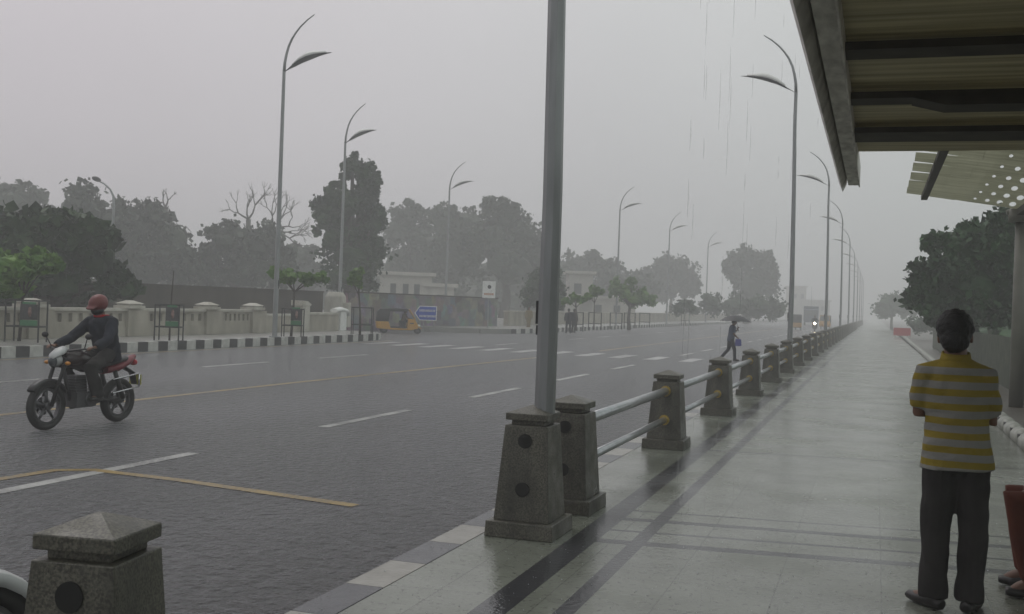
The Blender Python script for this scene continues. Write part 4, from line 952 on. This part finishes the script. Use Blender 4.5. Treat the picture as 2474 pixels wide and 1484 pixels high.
    mb = MB(); mb.tube([(-.36,.22,1.0),(-.28,.30,1.02),(-.1,.38,.99),(.1,.38,.99),(.28,.30,1.02),(.36,.22,1.0)], .014, 8); mb.build('handlebar', M['black'], t)
    for s in (-1,1):
        mb = MB(); mb.tube([(s*.27,.30,1.02),(s*.34,.33,1.16)], .007, 6); mb.ell((s*.36,.33,1.18),(.06,.015,.038)); mb.build('mirror', M['black'], t)
        mb = MB(); mb.ell((s*.17,.47,.84),(.04,.03,.025)); mb.build('indicator', M['amber'], t)
    mb = MB(); mb.tube([(.12,.22,.42),(.16,.05,.24),(.17,-.3,.27),(.18,-.80,.40)], [.022,.028,.05,.055], 12); mb.build('exhaust', M['engine'], t)
    mb = MB()
    for z in (.42,.60): mb.tube([(-.20,-.30,z),(-.20,-.80,z+.06)], .011, 6)
    mb.tube([(-.20,-.80,.48),(-.20,-.80,.66)], .011, 6); mb.build('side_guard', M['chrome'], t)
    mb = MB(); mb.tube([(-.22,-.05,.33),(.22,-.05,.33)], .014, 8); mb.build('footpegs', M['black'], t)
    return t
M['darkred'] = mat('dark_red_paint', (.16,.012,.02), .4); M['silver'] = mat('dull_silver', (.38,.39,.39), .4); M['bikepaint'] = mat('black_bike_paint', (.014,.013,.014), .25, c2=(.03,.012,.012), vs=3); M['plate'] = mat('yellow_plate', (.36,.34,.04), .4); M['amber'] = mat('amber_lens', (.5,.2,.02), .3)
F_, B_ = G(108, 1040, ROADZ), G(284, 1019, ROADZ); c = (F_+B_)/2
bk = motorbike('black motorbike with a white headlight cowl and red tail, ridden towards the left', (c.x, c.y, ROADZ), math.pi + R(-4), M['black'])
J = dict(pelvis=(0,-.40,.93), neck=(0,-.27,1.42), head=(0,-.215,1.545), face=(0,1,-.12), shL=(-.19,-.27,1.345), shR=(.19,-.27,1.345), elL=(-.31,-.06,1.13), elR=(.31,-.06,1.13), haL=(-.33,.18,1.035), haR=(.33,.18,1.035), hipL=(-.09,-.34,.91), hipR=(.09,-.34,.91),
  knL=(-.20,.12,.78), knR=(.20,.12,.78), anL=(-.19,-.06,.415), anR=(.19,-.06,.415), toeL=(-.21,.08,.365), toeR=(.21,.08,.365), palmL=(0,0,-1), palmR=(0,0,-1), thumbL=(1,0,0), thumbR=(-1,0,0), dirL=(-.1,.9,.1), dirR=(.1,.9,.1), curl=1.1)
rd = thing('person', 'rider in dark clothes with a red helmet and red scarf on the black motorbike', 'person', (c.x, c.y, ROADZ), math.pi + R(-4))
bd, Mh, H = figure(rd, J, .012, .010); wrinkle(shirt(rd, J, M['navy'], 'jacket', 1.2, fat=.03), .018, (6,6,6)); wrinkle(trousers(rd, J, M['char'], .085), .014, (6,6,6)); shoes(rd, J, M['shoe'])
mb = MB(); mb.ell(H + Mh @ Vector((0,-.01,.055)), (.118,.14,.118), 18, 12, Mh)
mb.tube([H + Mh @ Vector((0,.10,.06)), H + Mh @ Vector((0,.17,.045))], [(.09,.02),(.07,.012)], 10); fuse(mb, 'helmet', M['helmet'] if 'helmet' in M else mat('red_helmet', (.13,.022,.02), .45), rd, .012, 3)
mb = MB(); mb.ell(H + Mh @ Vector((0,.035,-.02)), (.093,.085,.075), 14, 10, Mh); fuse(mb, 'face_cover', M['black'], rd, .012, 2)
nk = Vector(J['neck']); mb = MB(); n_ = 20; mb.tube([nk + Vector((.082*math.cos(2*math.pi*q/n_), .08*math.sin(2*math.pi*q/n_), .012)) for q in range(n_+1)], .022, 8); fuse(mb, 'scarf', M['redcloth'], rd, .01, 2)
# parked motorbike cropped at the lower-left corner
pk = P(14, 1440, 5.2)
motorbike('parked motorbike with a pale front fender, cropped at the lower-left corner behind the granite post', (pk.x+.09, pk.y-1.20, ROADZ), R(-34), M['silver'])

# ------------------------------------------------------------------ auto-rickshaws and other far vehicles (forward = +y)
def rickshaw(label, o, rz):
    t = thing('auto_rickshaw', label, 'auto-rickshaw', o, rz, 'auto-rickshaws')
    mb = MB(); mb.extrude([(-1.25,.32),(-1.30,.80),(-.62,.80),(-.50,.36),(.30,.34),(.42,.34),(.46,1.02),(.84,1.0),(1.0,.62),(1.0,.36),(.62,.24),(-.5,.24)], 0, -.64, .64); bd = mb.build('body', M['yellow'], t, .03)
    mb = MB(); mb.box((.648,.66,.72),(.012,.22,.08)); mb.box((-.648,.66,.72),(.012,.22,.08)); mb.build('vent', M['ink'], bd)
    mb = MB(); mb.extrude([(-1.30,.80),(-1.26,1.45),(-1.10,1.66),(-.3,1.73),(.42,1.70),(.52,1.60),(.30,1.52),(-.55,1.50),(-.62,.80)], 0, -.63, .63); mb.build('hood', M['canvas'], t, .03)
    mb = MB(); mb.box((0,-.12,.42),(1.2,1.0,.1)); mb.box((0,-.72,1.15),(1.16,.08,.72)); mb.box((0,.18,.66),(.9,.3,.44)); mb.build('interior', M['canvas'], t)
    mb = MB(); mb.quad((-.6,.84,1.0),(.6,.84,1.0),(.56,.55,1.60),(-.56,.55,1.60)); g = mb.build('windshield', M['glass'], t); s = g.modifiers.new('s','SOLIDIFY'); s.thickness = .01
    mb = MB()
    for s in (-1,1): mb.tube([(s*.6,.86,1.0),(s*.57,.54,1.64)], .03, 8)
    mb.tube([(-.6,.54,1.64),(.6,.54,1.64)], .04, 8); mb.build('windshield_frame', M['yellow'], t)
    mb = MB(); mb.tube([(0,1.02,.56),(0,1.16,.54)], [.09,.085], 12); mb.build('headlight', M['white'], t)
    mb = MB(); mb.tube([(0,.92,.50),(0,1.12,.46),(0,1.24,.34)], [(.12,.1),(.12,.05),(.10,.03)], 8); mb.build('front_fender', M['yellow'], t)
    for x, y in ((0,1.02),(-.56,-.86),(.56,-.86)):
        mb = MB(); mb.tube([(x-.05,y,.2),(x+.05,y,.2)], .2, 18); w_ = mb.build('wheel', M['rubber'], t); mb = MB(); mb.tube([(x-.056,y,.2),(x+.056,y,.2)], .1, 14); mb.build('hub', M['engine'], w_)
    return t
a_, b_ = G(922, 810, ROADZ), G(1005, 812, ROADZ)
zc = P(963, 810, 58); zc.z = ROADZ
rickshaw('yellow auto-rickshaw with a black hood leaving the side road, before the poster wall', zc, YAW - R(80)).scale = (.8,.95,.76)
J = dict(pelvis=(0,.22,.92-.02), neck=(0,.30,1.38), head=(0,.33,1.49), face=(0,1,0), shL=(-.18,.28,1.31), shR=(.18,.28,1.31), elL=(-.24,.42,1.08), elR=(.24,.42,1.08), haL=(-.2,.62,1.04), haR=(.2,.62,1.04), hipL=(-.09,.26,.90), hipR=(.09,.26,.90),
  knL=(-.14,.62,.80), knR=(.14,.62,.80), anL=(-.14,.68,.46), anR=(.14,.68,.46), toeL=(-.14,.80,.41), toeR=(.14,.80,.41), curl=1)
t = thing('person', 'driver in brown seated inside the yellow auto-rickshaw', 'person', zc, YAW - R(80)); t.scale = (.8,.95,.76); bd, Mh, H = figure(t, J, .018, .012); hair(t, Mh, H, M['hair'], vox=.016); shirt(t, J, M['brownc'], sleeve=.8, vox=.018); trousers(t, J, M['char'], .07, .018)
o = G(1921, 797, ROADZ); rickshaw('hazy auto-rickshaw seen end-on in the road behind the tallest right-hand lamp', o, R(4))
o = G(1992, 795, ROADZ); rickshaw('faint auto-rickshaw close to the railing between the second and third right-hand lamps', o, R(178))
# oncoming motorbike with its headlight on
o = G(1967, 801, ROADZ); bk2 = motorbike('oncoming motorbike in the haze with its headlight lit', o, math.pi + R(3), M['black'])
for ch in list(bk2.children):
    if ch.name.startswith('headlight') and 'cowl' not in ch.name:
        ch.data = ch.data.copy(); ch.data.materials[0] = M['lit']= mat('lit_headlight', (1,.9,.7), .3, emit=(1,.86,.58,60)); ch.scale = (1.5,1,1.5); ch.location.z = -.4325
J2 = dict(pelvis=(0,-.26,.93), neck=(0,-.10,1.42), head=(0,-.06,1.535), face=(0,1,0), shL=(-.18,-.11,1.345), shR=(.18,-.11,1.345), elL=(-.30,.06,1.13), elR=(.30,.06,1.13), haL=(-.33,.215,1.035), haR=(.33,.215,1.035), hipL=(-.09,-.22,.91), hipR=(.09,-.22,.91),
  knL=(-.20,.19,.76), knR=(.20,.19,.76), anL=(-.19,-.02,.415), anR=(.19,-.02,.415), toeL=(-.21,.11,.365), toeR=(.21,.11,.365), dirL=(-.1,.9,.1), dirR=(.1,.9,.1), curl=1.1)
t = thing('person', 'dim rider on the oncoming motorbike with the lit headlight', 'person', o, math.pi + R(3)); bd, Mh, H = figure(t, J2, .02, .012); hair(t, Mh, H, M['hair'], vox=.016); shirt(t, J2, M['navy'], 'jacket', 1.2, fat=.02, vox=.02); trousers(t, J2, M['char'], .075, .02)
# lorry far behind
o = G(1958, 781, ROADZ); o = P(1958, 781, 175); o.z = ROADZ
t = thing('lorry', 'barely visible lorry in the haze behind the oncoming motorbike', 'lorry', o, R(3))
mb = MB(); mb.box((0,3,1.9),(2.3,5,2.3)); mb.build('cargo_box', M['bluegrey'], t, .03); mb = MB(); mb.extrude([(-.9,.5),(-.9,2.5),(-.3,2.6),(.2,2.5),(.3,.5)], 0, -1.1, 1.1); mb.build('cab', M['bluegrey'], t, .03)
mb = MB(); mb.box((0,-.915,1.95),(1.9,.02,.8)); mb.build('windshield', M['glass'], t)
for y in (-.2,3.8):
    for x in (-.95,.95):
        mb = MB(); mb.tube([(x-.12,y,.48),(x+.12,y,.48)], .48, 18); mb.build('wheel', M['rubber'], t)

mb = MB(); r2 = random.Random(11)
for k in range(9000):
    y = 2.5+38*r2.random()**1.6; x = r2.uniform(-2.95-.75*y-2, 2.0)
    z = (ROADZ if x < -2.9 else 0)+abs(r2.gauss(0,.012)); q = r2.uniform(.0018,.0042); i = len(mb.v)
    mb.v += [(x+q,y,z),(x-q,y,z),(x,y+q,z),(x,y-q,z),(x,y,z+q*1.5),(x,y,z-q)]
    for f in ((0,2,4),(2,1,4),(1,3,4),(3,0,4),(2,0,5),(1,2,5),(3,1,5),(0,3,5)): mb.face([i+a for a in f], True)
tag(mb.build('rain_splashes', mat('water_drops', (.35,.36,.37), .1)), kind='stuff')

M['water'] = mat('falling_water', (.8,.82,.83), .1); wt = M['water'].node_tree; wo = wt.nodes['Material Output']; wm = wt.nodes.new('ShaderNodeMixShader'); wtr = wt.nodes.new('ShaderNodeBsdfTransparent')
wm.inputs[0].default_value = .13; wt.links.new(wtr.outputs[0], wm.inputs[1]); wt.links.new(wt.nodes['Principled BSDF'].outputs[0], wm.inputs[2]); wt.links.new(wm.outputs[0], wo.inputs[0])
mb = MB()                                     # roof water running off the gutter lip in thin broken threads
for k in range(15):
    y = r2.uniform(2.2, 11.0) if k > 8 else r2.uniform(2.3, 3.8); x = -.40+r2.gauss(0,.012); z = 2.92
    while z > .05:
        l = r2.uniform(.03,.16)*(1 if z > 1.6 else .5)
        if r2.random() < .55: mb.tube([(x,y,z),(x+.001,y,z-l*.5),(x,y,z-l)], [.0006,.0015,.0005], 5)
        z -= l + r2.uniform(.02,.22)
tag(mb.build('dripping_water', M['water']), kind='stuff')

# ------------------------------------------------------------------ haze
mb = MB(); mb.box((-75, 340, 7.6), (690, 740, 17.4)); hz = tag(mb.build('haze', []), kind='stuff')
hm = bpy.data.materials.new('rain_haze'); hm.use_nodes = True; t = hm.node_tree; t.nodes.clear()
o_ = t.nodes.new('ShaderNodeOutputMaterial'); pv = t.nodes.new('ShaderNodeVolumePrincipled'); pv.inputs['Color'].default_value = (.98,.98,.985,1)
pv.inputs['Density'].default_value = HAZE; pv.inputs['Anisotropy'].default_value = .1
t.links.new(pv.outputs[0], o_.inputs['Volume']); hz.data.materials.append(hm)
